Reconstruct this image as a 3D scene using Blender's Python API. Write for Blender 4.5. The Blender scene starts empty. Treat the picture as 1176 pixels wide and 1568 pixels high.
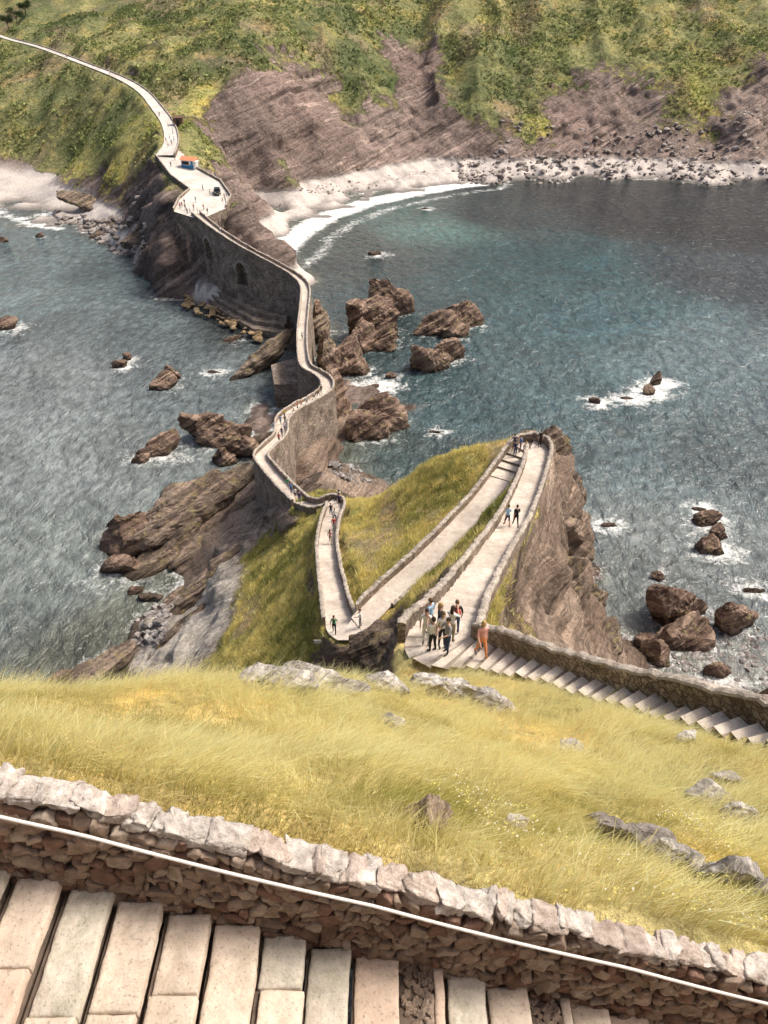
import bpy, math, random, time
import numpy as np
from mathutils import Vector
T0=time.time()
rng=np.random.default_rng(7); random.seed(7)
scene=bpy.context.scene
# ---------------------------------------------------------------- survey helpers
# The place is surveyed from the viewpoint (0,0,75): a sight line plus the known
# elevation (or distance) of a feature gives its true world position in metres.
F=1184.; CZ=75.; TH=math.radians(35); C,S=math.cos(TH),math.sin(TH)
def ray(u,v):
    dx=(u-588)/F; dy=(784-v)/F
    return np.array([dx,C+dy*S,-S+dy*C])
def P(u,v,z):
    d=ray(u,v); t=(z-CZ)/d[2]; return np.array([d[0]*t,d[1]*t,z])
def Q(u,v,Y):
    d=ray(u,v); t=Y/d[1]; return np.array([d[0]*t,Y,CZ+d[2]*t])
def proj(p):
    p=np.atleast_2d(p); dep=p[:,1]*C-(p[:,2]-CZ)*S; up=p[:,1]*S+(p[:,2]-CZ)*C
    return np.stack([588+F*p[:,0]/dep,784-F*up/dep],1)
# ---------------------------------------------------------------- noise
def h3(i,j,k,seed):
    n=(i*374761393+j*668265263+k*1274126177+seed*974634777)&0xffffffff
    n=((n^(n>>13))*1274126177)&0xffffffff
    return ((n^(n>>16))&0xffff)/32767.5-1.
def vn(p,seed=0):
    p=np.asarray(p,float); f=np.floor(p); i=f.astype(np.int64); w=p-f; w=w*w*(3-2*w)
    r=0
    for a in (0,1):
        wx=w[:,0] if a else 1-w[:,0]
        for b in (0,1):
            wy=w[:,1] if b else 1-w[:,1]
            for c in (0,1):
                wz=w[:,2] if c else 1-w[:,2]
                r=r+wx*wy*wz*h3(i[:,0]+a,i[:,1]+b,i[:,2]+c,seed)
    return r
def fbm(p,o=4,seed=0,g=.5):
    r=0;a=1.;p=np.array(p,float)
    for k in range(o):
        r=r+a*vn(p,seed+k*17); p=p*2.03+11.7; a*=g
    return r
def sst(a,b,x):
    t=np.clip((x-a)/(b-a),0,1); return t*t*(3-2*t)
# ---------------------------------------------------------------- mesh helpers
def mk(name,V,Fc,mats=(),mi=None,cols=None,attrs=None,smooth=False,parent=None):
    V=np.asarray(V,np.float32); Fc=np.asarray(Fc,np.int32); k=Fc.shape[1]
    me=bpy.data.meshes.new(name)
    me.vertices.add(len(V)); me.vertices.foreach_set('co',V.ravel())
    me.loops.add(Fc.size); me.loops.foreach_set('vertex_index',Fc.ravel())
    me.polygons.add(len(Fc)); me.polygons.foreach_set('loop_start',np.arange(0,Fc.size,k,dtype=np.int32))
    for m in mats: me.materials.append(m)
    if mi is not None: me.polygons.foreach_set('material_index',np.asarray(mi,np.int32))
    me.polygons.foreach_set('use_smooth',np.full(len(Fc),smooth))
    me.update(calc_edges=True); me.validate()
    for n,cv in (cols or {}).items():
        cc=np.ones((len(V),4),np.float32); cc[:,:3]=cv
        me.attributes.new(n,'FLOAT_COLOR','POINT').data.foreach_set('color',cc.ravel())
    for n,av in (attrs or {}).items():
        me.attributes.new(n,'FLOAT','POINT').data.foreach_set('value',np.asarray(av,np.float32))
    o=bpy.data.objects.new(name,me); scene.collection.objects.link(o)
    if parent: o.parent=parent
    return o
def pyd(name,V,Fc,mats=(),mi=None,smooth=False,parent=None):
    me=bpy.data.meshes.new(name); me.from_pydata([tuple(map(float,v)) for v in V],[],[tuple(map(int,f)) for f in Fc]); me.update()
    for m in mats: me.materials.append(m)
    if mi is not None: me.polygons.foreach_set('material_index',np.asarray(mi,np.int32))
    me.polygons.foreach_set('use_smooth',np.full(len(me.polygons),smooth))
    o=bpy.data.objects.new(name,me); scene.collection.objects.link(o)
    if parent: o.parent=parent
    return o
def empty(name,loc=(0,0,0)):
    e=bpy.data.objects.new(name,None); e.location=loc; e.empty_display_size=.2; scene.collection.objects.link(e); return e
# ---------------------------------------------------------------- materials
SN=np.array([-.52,.22,.82]); SN/=np.linalg.norm(SN)     # normal of the tilted bedding planes
class M:
    def __init__(s,name,rough=.9,spec=.2):
        s.m=bpy.data.materials.new(name); s.m.use_nodes=True; s.nt=s.m.node_tree
        s.b=s.nt.nodes['Principled BSDF']; s.b.inputs['Roughness'].default_value=rough
        s.b.inputs['Specular IOR Level'].default_value=spec
        s.geo=s.nt.nodes.new('ShaderNodeTexCoord'); s.pos=s.geo.outputs['Object']
    def set(s,inp,v):
        if isinstance(v,bpy.types.NodeSocket): s.nt.links.new(v,inp)
        elif isinstance(v,(tuple,list)) and len(v)==3 and inp.type=='RGBA': inp.default_value=(*v,1)
        else: inp.default_value=v
    def mapping(s,scale=(1,1,1),rot=(0,0,0),vec=None):
        n=s.nt.nodes.new('ShaderNodeMapping'); s.set(n.inputs[0],vec or s.pos)
        n.inputs['Scale'].default_value=scale; n.inputs['Rotation'].default_value=rot; return n.outputs[0]
    def strata(s,k=1.,lat=.07):
        wob=s.noise(.12,3,.5); 
        d=s.nt.nodes.new('ShaderNodeVectorMath'); d.operation='DOT_PRODUCT'; s.set(d.inputs[0],s.pos); d.inputs[1].default_value=tuple(SN)
        sx=s.nt.nodes.new('ShaderNodeSeparateXYZ'); s.set(sx.inputs[0],s.pos)
        cb=s.nt.nodes.new('ShaderNodeCombineXYZ')
        s.set(cb.inputs[0],s.math('MULTIPLY',s.math('ADD',d.outputs['Value'],s.math('MULTIPLY',wob,2.2)),k))
        s.set(cb.inputs[1],s.math('MULTIPLY',sx.outputs[0],lat*k)); s.set(cb.inputs[2],s.math('MULTIPLY',sx.outputs[1],lat*k)); return cb.outputs[0]
    def noise(s,scale=1,detail=4,rough=.55,dist=0,vec=None):
        n=s.nt.nodes.new('ShaderNodeTexNoise'); s.set(n.inputs['Vector'],vec or s.pos)
        n.inputs['Scale'].default_value=scale; n.inputs['Detail'].default_value=detail
        n.inputs['Roughness'].default_value=rough; n.inputs['Distortion'].default_value=dist; return n.outputs[0]
    def vor(s,scale=1,feature='F1',vec=None,out=0,rand=1):
        n=s.nt.nodes.new('ShaderNodeTexVoronoi'); n.feature=feature; s.set(n.inputs['Vector'],vec or s.pos)
        n.inputs['Scale'].default_value=scale; n.inputs['Randomness'].default_value=rand; return n.outputs[out]
    def ramp(s,f,stops):
        n=s.nt.nodes.new('ShaderNodeValToRGB'); s.set(n.inputs[0],f); e=n.color_ramp.elements
        while len(e)<len(stops): e.new(.5)
        for q,(p,c) in zip(e,stops):
            q.position=p; q.color=(*c,1) if not isinstance(c,(int,float)) else (c,c,c,1)
        return n.outputs[0]
    def mix(s,f,a,b,mode='MIX'):
        n=s.nt.nodes.new('ShaderNodeMix'); n.data_type='RGBA'; n.blend_type=mode
        s.set(n.inputs[0],f); s.set(n.inputs[6],a); s.set(n.inputs[7],b); return n.outputs[2]
    def math(s,op,a,b=0.,clamp=False):
        n=s.nt.nodes.new('ShaderNodeMath'); n.operation=op; n.use_clamp=clamp
        s.set(n.inputs[0],a); s.set(n.inputs[1],b); return n.outputs[0]
    def attr(s,name,fac=False):
        n=s.nt.nodes.new('ShaderNodeAttribute'); n.attribute_name=name; return n.outputs['Fac' if fac else 'Color']
    def bump(s,h,strength=.5,dist=.1,nrm=None):
        n=s.nt.nodes.new('ShaderNodeBump'); s.set(n.inputs['Height'],h)
        n.inputs['Strength'].default_value=strength; n.inputs['Distance'].default_value=dist
        if nrm is not None: s.nt.links.new(nrm,n.inputs['Normal'])
        return n.outputs[0]
    def col(s,c): s.set(s.b.inputs['Base Color'],c); return s
    def nrm(s,n): s.nt.links.new(n,s.b.inputs['Normal']); return s
def terrain_mat(name,sc):
    m=M(name,.95,.1)
    veg=m.attr('veg',True); sand=m.attr('sand',True)
    st=m.noise(1.0,6,.66,0,m.strata(.6/sc)); fine=m.noise(1.8/sc,9,.72,.3)
    rock=m.mix(1,m.attr('rcol'),m.ramp(st,[(.36,.30),(.44,.85),(.50,1.05),(.55,.62),(.64,1.6)]),'MULTIPLY')
    rock=m.mix(1,rock,m.ramp(fine,[(.3,.5),(.5,1.),(.72,1.55)]),'MULTIPLY')
    sc_=m.mix(1,m.attr('rcol'),m.ramp(m.noise(1.5,6,.75),[(.35,.72),(.65,1.18)]),'MULTIPLY')
    rock=m.mix(sand,rock,sc_)
    vr=m.noise(1.3/sc,7,.75); vr2=m.noise(.16/sc,5,.6,1.)
    g=m.mix(1,m.attr('vcol'),m.ramp(vr,[(.32,.45),(.5,1.),(.68,1.6)]),'MULTIPLY')
    g=m.mix(1,g,m.ramp(vr2,[(.35,(.70,.78,.7)),(.5,(1,1,1)),(.65,(1.4,1.22,.95))]),'MULTIPLY')
    e=m.math('ADD',veg,m.math('MULTIPLY',m.math('SUBTRACT',m.noise(.5/sc,7,.7),.5),1.3))
    f=m.ramp(e,[(.42,0),(.58,1)])
    m.col(m.mix(f,rock,g))
    hb=m.math('ADD',m.math('MULTIPLY',st,2.),fine); hb=m.math('MULTIPLY',hb,m.math('SUBTRACT',1.,m.math('MULTIPLY',sand,.85)))
    h=m.mix(f,hb,m.math('MULTIPLY',vr,1.2))
    m.nrm(m.bump(h,1.,.6*sc))
    return m.m
mat_isl=terrain_mat('island_ground',1.0); mat_main=terrain_mat('mainland_ground',2.0)
def rock_mat(name,a,b,sc=1.,lich=0.,big=True):
    m=M(name,.9,.2)
    st=m.noise(1.0,7,.70,0,m.strata(1.1/sc)); fi=m.noise(2.2/sc,9,.74)
    c=m.mix(m.ramp(st,[(.36,0),(.64,1)]),a,b)
    c=m.mix(1,c,m.ramp(st,[(.40,.45),(.45,1.),(.51,.62),(.55,1.1)]),'MULTIPLY')
    c=m.mix(1,c,m.ramp(fi,[(.3,.5),(.5,1.),(.7,1.5)]),'MULTIPLY')
    if lich>0:
        l=m.ramp(m.noise(.8/sc,5,.6),[(.6-lich*.2,0),(.68-lich*.2,1)])
        c=m.mix(m.math('MULTIPLY',l,.6),c,(.38,.31,.15))
    if big:
        n=m.nt.nodes.new('ShaderNodeNewGeometry'); sx=m.nt.nodes.new('ShaderNodeSeparateXYZ'); m.nt.links.new(n.outputs['Position'],sx.inputs[0])
        wet=m.ramp(m.math('DIVIDE',sx.outputs[2],3.),[(.12,.42),(.45,1.)]); c=m.mix(1,c,wet,'MULTIPLY')
    m.col(c); m.nrm(m.bump(m.math('ADD',m.math('MULTIPLY',st,2.),fi),1.,.38*sc)); return m.m
mat_rock=rock_mat('sea_rock',(.15,.095,.072),(.39,.28,.215),1.,.15)
mat_slab=rock_mat('slab_rock',(.12,.09,.072),(.36,.275,.215),1.,.3)
mat_red=rock_mat('red_rock',(.40,.29,.22),(.58,.46,.37),.3,0,False)
mat_pale=rock_mat('pale_rock',(.46,.42,.385),(.72,.67,.62),.35,.1,False)
mat_boul=rock_mat('boulder_rock',(.26,.215,.195),(.56,.50,.46),1.5,0,False)
mat_peb=rock_mat('pebble_rock',(.24,.21,.20),(.48,.44,.42),.9,0,False)
def masonry(name,a,b,mort,scale=2.,vs=(1,1,1.5),bd=.12,moss=.0):
    m=M(name,.92,.15)
    v=m.mapping(vs); w=m.noise(3.,3,.5,0)
    dn=m.nt.nodes.new('ShaderNodeVectorMath'); dn.operation='ADD'
    sc=m.nt.nodes.new('ShaderNodeVectorMath'); sc.operation='SCALE'; m.nt.links.new(w,sc.inputs[0]); sc.inputs['Scale'].default_value=.45
    m.nt.links.new(v,dn.inputs[0]); m.nt.links.new(sc.outputs[0],dn.inputs[1]); v=dn.outputs[0]
    cell=m.vor(scale,'F1',v,1); sepn=m.nt.nodes.new('ShaderNodeSeparateColor'); m.nt.links.new(cell,sepn.inputs[0])
    ed=m.vor(scale,'DISTANCE_TO_EDGE',v,0)
    c=m.mix(sepn.outputs[0],a,b); fi=m.noise(7,7,.75)
    c=m.mix(1,c,m.ramp(fi,[(.3,.5),(.5,1.),(.7,1.5)]),'MULTIPLY')
    e=m.ramp(ed,[(.01,0),(.07,1)])
    c=m.mix(e,mort,c)
    big=m.noise(.35,6,.65); c=m.mix(1,c,m.ramp(big,[(.35,.55),(.6,1.25)]),'MULTIPLY')
    if moss>0: c=m.mix(m.math('MULTIPLY',m.ramp(m.noise(.6,5,.7),[(.5,0),(.62,1)]),moss),c,(.28,.25,.11))
    m.col(c); m.nrm(m.bump(m.math('ADD',m.math('MULTIPLY',e,.5),m.math('MULTIPLY',fi,.9)),1.,bd)); return m.m
mat_wall=masonry('rubble_masonry',(.22,.165,.13),(.44,.355,.29),(.15,.12,.095),4.0,(1,1,1.4),.1,.25)
mat_bridge=masonry('bridge_masonry',(.26,.20,.165),(.48,.39,.325),(.16,.13,.105),1.7,(1,1,1.5),.22,.25)
def plain(name,a,b,scale=3.,rough=.9,bd=.02,spec=.2,bs=.6,stain=None):
    m=M(name,rough,spec); n=m.noise(scale,7,.65); n2=m.noise(scale*.15,4,.6)
    c=m.mix(m.ramp(n,[(.3,0),(.7,1)]),a,b); c=m.mix(1,c,m.ramp(n2,[(.35,.8),(.65,1.15)]),'MULTIPLY')
    if stain:
        s1=m.ramp(m.noise(scale*.5,6,.7,.6),[(.50,0),(.66,1)]); c=m.mix(m.math('MULTIPLY',s1,.65),c,stain)
        cr=m.ramp(m.noise(scale*6,4,.8),[(.36,.6),(.44,1)]); c=m.mix(1,c,cr,'MULTIPLY')
    m.col(c); m.nrm(m.bump(n,bs,bd)); return m.m
mat_cope=plain('pale_coping_stone',(.28,.23,.19),(.66,.59,.51),3.2,.9,.2,.2,1.,(.24,.19,.15))
mat_path=plain('worn_path_stone',(.48,.41,.35),(.72,.64,.56),1.6,.9,.05,.2,.7,(.40,.34,.28))
mat_riser=plain('step_riser',(.25,.20,.165),(.38,.32,.265),2,.9,.04)
mat_road=plain('pale_road',(.52,.48,.43),(.66,.62,.57),.8,.9,.03)
mat_mortar=plain('wall_mortar',(.10,.075,.06),(.20,.15,.12),6,.95,.04)
mat_stoneA=plain('wall_stone_a',(.20,.145,.11),(.40,.31,.245),9,.9,.04,.2,.9,(.14,.11,.08))
mat_stoneB=plain('wall_stone_b',(.28,.215,.17),(.50,.42,.35),9,.9,.04,.2,.9,(.2,.16,.1))
mat_stoneC=plain('wall_stone_c',(.15,.09,.065),(.30,.19,.145),9,.9,.04,.2,.9,(.1,.08,.06))
mat_tread=plain('tread_slab',(.58,.47,.38),(.80,.69,.58),5,.85,.04,.2,.9,(.46,.39,.30))
mat_treadB=plain('tread_slab_grey',(.48,.43,.36),(.72,.66,.57),6,.85,.04,.2,.9,(.36,.34,.25))
mat_treadC=plain('tread_slab_rose',(.60,.45,.35),(.78,.63,.52),4,.85,.04,.2,.9,(.46,.36,.28))
mat_cop2=plain('coping_lichen_stone',(.34,.285,.25),(.80,.75,.69),9,.9,.06,.2,1.,(.36,.29,.23))
mat_cop3=plain('coping_rose_stone',(.33,.25,.21),(.68,.59,.52),9,.9,.06,.2,1.,(.26,.21,.17))
def flat(name,c,rough=.7,metal=0.,scale=20):
    m=M(name,rough,.3); n=m.noise(scale,3,.5)
    m.col(m.mix(1,c,m.ramp(n,[(.3,.88),(.7,1.1)]),'MULTIPLY')); m.b.inputs['Metallic'].default_value=metal; return m.m
def grass_mat(name,tr=.35):
    m=M(name,.75,.15); a=m.attr('col'); m.col(a)
    t=m.nt.nodes.new('ShaderNodeBsdfTranslucent'); m.set(t.inputs[0],a)
    x=m.nt.nodes.new('ShaderNodeMixShader'); x.inputs[0].default_value=tr
    m.nt.links.new(m.b.outputs[0],x.inputs[1]); m.nt.links.new(t.outputs[0],x.inputs[2])
    m.nt.links.new(x.outputs[0],m.nt.nodes['Material Output'].inputs[0]); return m.m
mat_grass=grass_mat('grass_blades',.45); mat_leaf=grass_mat('shrub_leaves',.3)
# ---------------------------------------------------------------- camera / light
cam=bpy.data.cameras.new('camera'); co=bpy.data.objects.new('camera',cam); scene.collection.objects.link(co)
co.location=(0,0,CZ); co.rotation_euler=(math.radians(90)-TH,0,0)
cam.sensor_fit='VERTICAL'; cam.sensor_height=36; cam.lens=36*F/1568; cam.clip_end=20000; cam.clip_start=.1
scene.camera=co
AZ=math.radians(74); EL=math.radians(56)   # azimuth from +Y towards +X
sd=Vector((math.sin(AZ)*math.cos(EL),math.cos(AZ)*math.cos(EL),math.sin(EL)))
sl=bpy.data.lights.new('sun','SUN'); sl.energy=3.5; sl.angle=math.radians(14); sl.color=(1,.93,.82)
so=bpy.data.objects.new('sun',sl); scene.collection.objects.link(so); so.rotation_euler=sd.to_track_quat('Z','Y').to_euler(); so.location=(60,60,160)
w=bpy.data.worlds.new('World'); scene.world=w; w.use_nodes=True; nt=w.node_tree
sk=nt.nodes.new('ShaderNodeTexSky'); sk.sky_type='NISHITA'; sk.sun_disc=False; sk.sun_elevation=EL; sk.sun_rotation=AZ
sk.air_density=.9; sk.dust_density=7.; sk.ozone_density=.3
nt.links.new(sk.outputs[0],nt.nodes['Background'].inputs[0]); nt.nodes['Background'].inputs[1].default_value=.15
scene.view_settings.view_transform='Standard'; scene.view_settings.look='None'; scene.view_settings.exposure=0
# ---------------------------------------------------------------- paths
def catmull(pts,ds):
    pts=np.array(pts,float); out=[]
    n=len(pts); Pp=np.vstack([2*pts[0]-pts[1],pts,2*pts[-1]-pts[-2]])
    for i in range(n-1):
        p0,p1,p2,p3=Pp[i:i+4]; k=12
        for t in np.linspace(0,1,k,endpoint=False):
            out.append(.5*((2*p1)+(-p0+p2)*t+(2*p0-5*p1+4*p2-p3)*t*t+(-p0+3*p1-3*p2+p3)*t**3))
    out.append(pts[-1]); out=np.array(out)
    L=np.r_[0,np.cumsum(np.linalg.norm(np.diff(out[:,:2],axis=0),axis=1))]
    s=np.arange(0,L[-1],ds); return np.stack([np.interp(s,L,out[:,k]) for k in range(out.shape[1])],1)
BR=[(300,328,21,2),(330,352,19.5,1.7),(370,378,17.5,1.5),(420,405,15.3,1.5),(452,424,13.7,1.6),(467,442,13,1.7),(466,475,12.4,1.6),(463,505,12,1.6),(463,535,11.3,1.6),(468,562,10.8,1.7),(485,573,10.5,1.8),(499,584,10.4,1.9),(500,598,10.6,1.9),(480,613,11,1.8),(452,628,11.6,1.8),(433,645,12.2,1.8),(430,668,13.2,1.7),(408,690,14.5,1.7),(400,702,15,1.7),(412,720,16.4,1.7),(437,748,19,1.7),(462,772,21.3,1.7)]
IS=[(462,772,21.3,1.7),(484,777,22.2,1.7),(505,770,22.9,1.8),(514,776,23.5,1.8),(506,800,25,1.7),(501,835,27.3,1.7),(504,870,29.8,1.7),(510,905,32,1.8),(516,935,34,1.9),(526,962,35.3,2.3),(543,962,35.7,2.),(565,940,35.9,1.7),(600,905,36.3,1.7),(645,865,36.8,1.7),(690,820,37.3,1.7),(735,772,37.9,1.7),(775,722,38.5,1.9),(797,694,39,2.2),(812,682,39.3,2.2),(824,690,39.6,1.9),(820,715,40.2,1.7),(806,755,41.8,1.7),(786,800,43.8,1.7),(757,845,46.2,1.7),(728,890,48.9,1.8),(703,930,51.2,2.),(678,968,53.2,2.5),(672,988,53.9,2.5),(695,999,54.2,2.),(740,1004,54.6,1.3),(820,1024,55.6,.8),(900,1048,56.6,.75),(1000,1076,57.9,.75),(1100,1102,59.3,.75),(1176,1124,60.3,.75),(1300,1158,62,.75)]
RD=[(-60,30,43.5,3.),(0,55,45,3.),(60,72,43,3.),(130,98,40,3.),(185,120,38,3.4),(218,140,35.5,3.6),(240,165,33,4.),(257,190,30.5,4.2),(262,215,28.8,4.5),(254,238,27,5)]
def W(l): return [[*P(u,v,z),wd] for u,v,z,wd in l]
br=catmull(W(BR),.5); isl=catmull(W(IS),.5); rd=catmull(W(RD),1.5)
def normals(p):
    t=np.gradient(p[:,:2],axis=0); t/=np.linalg.norm(t,axis=1)[:,None]+1e-9
    for _ in range(3): t[1:-1]=(t[:-2]+t[1:-1]+t[2:])/3
    t/=np.linalg.norm(t,axis=1)[:,None]+1e-9
    return np.stack([-t[:,1],t[:,0]],1)  # left
def offset(p,side,off,prune=True):
    n=normals(p); d=(p[:,3]/2+off)*side
    q=np.c_[p[:,:2]+n*d[:,None],p[:,2]]
    if prune:
        keep=[]
        for i in range(len(q)):
            dd=np.linalg.norm(p[:,:2]-q[i,:2],axis=1)
            near=np.abs(np.arange(len(p))-i)<40
            keep.append(not np.any(near&(dd<p[:,3]/2+off-.12)))
        q=q[np.array(keep)]
    return q
def stair_ribbon(name,p,kind='stair',st=.17,stripe=True):
    n=normals(p); hw=p[:,3]/2+.06
    L=p[:,:2]+n*hw[:,None]; R=p[:,:2]-n*hw[:,None]; V=[];Fc=[];mi=[]
    st=np.broadcast_to(st,(len(p),)); zq=np.round(p[:,2]/st)*st
    def quad(a,b_,z0,z1,m):
        b=len(V); V.extend([(a[0][0],a[0][1],z0),(a[1][0],a[1][1],z0),(b_[1][0],b_[1][1],z1),(b_[0][0],b_[0][1],z1)]); Fc.append((b,b+1,b+2,b+3)); mi.append(m)
    for i in range(len(p)-1):
        a=(L[i],R[i]); c=(L[i+1],R[i+1])
        if kind!='stair' or st[i]<.1: quad(a,c,p[i,2],p[i+1,2],0); continue
        stepn=abs(zq[i+1]-zq[i])>.01
        if stepn and stripe:
            md=(L[i]*.4+L[i+1]*.6,R[i]*.4+R[i+1]*.6); quad(a,md,zq[i],zq[i],0); quad(md,c,zq[i],zq[i],1)
        else: quad(a,c,zq[i],zq[i],0)
        if stepn: quad(c,c,zq[i],zq[i+1],1)
    return mk(name,V,Fc,(mat_path if kind=='stair' else mat_road,mat_riser),mi)
def resamp(p,ds):
    L=np.r_[0,np.cumsum(np.linalg.norm(np.diff(p[:,:2],axis=0),axis=1))]
    s=np.arange(0,L[-1]+1e-6,ds); return np.stack([np.interp(s,L,p[:,k]) for k in range(p.shape[1])],1)
def wall(name,q,th=.30,top=.8,bot=2.5,cope=.13,seed=0,mats=None,botabs=None):
    q=resamp(q,.25)
    n=normals(q); N=len(q); r=np.random.default_rng(seed)
    V=[];Fc=[];mi=[]
    jt=r.uniform(-.07,.07,N)+.07*vn(np.c_[np.arange(N)*.15,np.zeros((N,2))],seed); jo=r.uniform(-.04,.04,N)
    for i in range(N):
        x,y,z=q[i,:3]; nx,ny=n[i]; zb=z-bot if botabs is None else botabs
        zt=z+top+jt[i]
        for o,h in ((-th/2,zb),(-th/2,zt-cope),(-th/2-.03+jo[i],zt-cope),(-th/2-.0+jo[i],zt-.04),(-th/5,zt),(th/5,zt+jo[i]),(th/2+.0+jo[i],zt-.04),(th/2+.03+jo[i],zt-cope),(th/2,zt-cope),(th/2,zb)):
            V.append((x+nx*o,y+ny*o,h))
    for i in range(N-1):
        for k in range(9):
            Fc.append((i*10+k,i*10+k+1,i*10+11+k,i*10+10+k)); mi.append(0 if k in(0,8) else 1)
    Fc=[tuple(f) for f in Fc]+[tuple(range(9,-1,-1)),tuple(range((N-1)*10,N*10))]; mi+=[0,0]
    return pyd(name,V,Fc,mats or (mat_wall,mat_cope),mi)
def pix_index(p,u,v): return int(np.argmin(np.linalg.norm(proj(p[:,:3])-np.array([u,v]),axis=1)))
iA0=pix_index(isl,545,960); iA1=pix_index(isl,800,690); iV=pix_index(isl,676,985); iV2=pix_index(isl,705,1000); iA2=pix_index(isl,765,735)
stI_=np.where((np.arange(len(isl))>iA0-6)&(np.arange(len(isl))<iA2),.02,.17)
stair_ribbon('stone_stairway',isl,'stair',stI_); stair_ribbon('bridge_path',br,'stair',.02,False); stair_ribbon('coast_path',rd,'road')
wall('stone_wall',offset(isl,1,.17),seed=1)
wall('stone_wall',offset(isl[:iA0-4],-1,.17),seed=2)
wall('stone_wall',offset(isl[iA1+6:iV2-2],-1,.17),seed=3)
wall('low_kerb_wall',offset(isl[iA0+6:iA1-4],-1,.1),th=.2,top=.10,bot=1.,seed=4)
wall('bridge_parapet_wall',offset(br,1,.2),seed=5,bot=1.5,th=.32); wall('bridge_parapet_wall',offset(br,-1,.2),seed=6,bot=1.5,th=.32)
wall('roadside_wall',offset(rd[len(rd)//2:],1,.2),seed=7,top=.5,bot=1.5)
# bridge body -------------------------------------------------------------
def body(name,p,bot,mat,extra=.33,flare=0.):
    n=normals(p); V=[];Fc=[]
    for i in range(len(p)):
        hw=p[i,3]/2+extra; b=bot[i] if hasattr(bot,'__len__') else bot
        for o,z in ((hw,p[i,2]-.2),(hw+flare,b),(-hw-flare,b),(-hw,p[i,2]-.2)):
            V.append((p[i,0]+n[i,0]*o,p[i,1]+n[i,1]*o,z))
    for i in range(len(p)-1):
        a=i*4;b=a+4
        for k in range(4): Fc.append((a+k,a+(k+1)%4,b+(k+1)%4,b+k))
    Fc+= [(3,2,1,0),tuple((len(p)-1)*4+k for k in range(4))]
    o=pyd(name,V,Fc,(mat,))
    import bmesh
    bm=bmesh.new(); bm.from_mesh(o.data); bmesh.ops.recalc_face_normals(bm,faces=bm.faces); bm.to_mesh(o.data); bm.free()
    return o
k1=pix_index(br,467,442)
arch=br[:k1+1:3]; nA=len(arch)
awall=body('arched_causeway_wall',arch,-1.,mat_bridge,.34,.5)
body('footbridge',br[k1::2],-1.,mat_bridge,.34,.5)
def arch_cut(u,v,zc,w,h):
    i=pix_index(arch,u,v); p=arch[i]; n=normals(arch)[i]; t=np.array([-n[1],n[0]])
    if n[1]>0: n=-n
    V=[];prof=[(-w/2,-h/2),(w/2,-h/2)]+[(w/2*math.cos(a),h/2-w/2+w/2*math.sin(a)) for a in np.linspace(0,math.pi,11)]
    for dd in (-.6,5.):
        for a,b in prof: V.append((p[0]+n[0]*dd+t[0]*a,p[1]+n[1]*dd+t[1]*a,zc+b))
    m=len(prof); Fc=[(i,(i+1)%m,m+(i+1)%m,m+i) for i in range(m)]+[tuple(range(m))[::-1],tuple(range(m,2*m))]
    o=pyd('cut',V,Fc); 
    import bmesh
    bm=bmesh.new(); bm.from_mesh(o.data); bmesh.ops.recalc_face_normals(bm,faces=bm.faces); bm.to_mesh(o.data); bm.free()
    md=awall.modifiers.new('b','BOOLEAN'); md.object=o; md.operation='DIFFERENCE'; md.solver='EXACT'
    V=[];Fc=[]
    A=np.linspace(0,math.pi,12)
    for k in range(11):
        a0,a1=A[k]+.03,A[k+1]-.03
        b=len(V)
        for dd in (.9,1.65):
            for r_,a in ((w/2,a0),(w/2+.7,a0),(w/2+.7,a1),(w/2,a1)):
                x=r_*math.cos(a); z=h/2-w/2+r_*math.sin(a)
                V.append((p[0]+n[0]*dd+t[0]*x,p[1]+n[1]*dd+t[1]*x,zc+z))
        Fc+=[(b,b+1,b+2,b+3),(b+4,b+5,b+6,b+7),(b,b+1,b+5,b+4),(b+1,b+2,b+6,b+5),(b+2,b+3,b+7,b+6),(b+3,b,b+4,b+7)]
    pyd('arch_ring',V,Fc,(mat_cope,),parent=awall)
    return o
cuts=[arch_cut(322,346,14.,3.8,5.8),arch_cut(373,380,10.9,4.2,6.)]
bpy.context.view_layer.update()
dg=bpy.context.evaluated_depsgraph_get(); nm=bpy.data.meshes.new_from_object(awall.evaluated_get(dg)); awall.modifiers.clear(); awall.data=nm
for c_ in cuts: bpy.data.objects.remove(c_)
# plaza -------------------------------------------------------------------
PZ=[(238,240,26.5),(246,226,27.6),(272,226,27.2),(300,258,24.7),(338,280,22.8),(354,302,21.6),(346,318,21),(306,334,20.9),(266,327,21),(274,307,22.2),(290,290,23.2),(262,268,25)]
pz=np.array([P(*q) for q in PZ]); A_=np.c_[pz[:,:2],np.ones(len(pz))]; pc=np.linalg.lstsq(A_,pz[:,2],rcond=None)[0]
def plaza_z(x,y): return pc[0]*x+pc[1]*y+pc[2]
pz[:,2]=plaza_z(pz[:,0],pz[:,1])
m_=len(pz); V=[tuple(p) for p in pz]+[(p[0],p[1],p[2]-7) for p in pz]
pyd('plaza_terrace',V,[tuple(range(m_))]+[(i,i+m_,(i+1)%m_+m_,(i+1)%m_) for i in range(m_)],(mat_road,mat_bridge),[0]+[1]*m_)
def inpoly(x,y,poly):
    r=np.zeros(len(x),bool); n=len(poly)
    for i in range(n):
        x1,y1=poly[i,:2]; x2,y2=poly[(i+1)%n,:2]
        cnd=((y1>y)!=(y2>y))&(x<(x2-x1)*(y-y1)/(y2-y1+1e-12)+x1); r^=cnd
    return r
wall('plaza_parapet_wall',pz[[3,4,5,6]],th=.35,top=.8,bot=1.,seed=8)
wall('plaza_parapet_wall',pz[[8,9,10,11,0]],th=.35,top=.8,bot=1.,seed=9)
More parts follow.
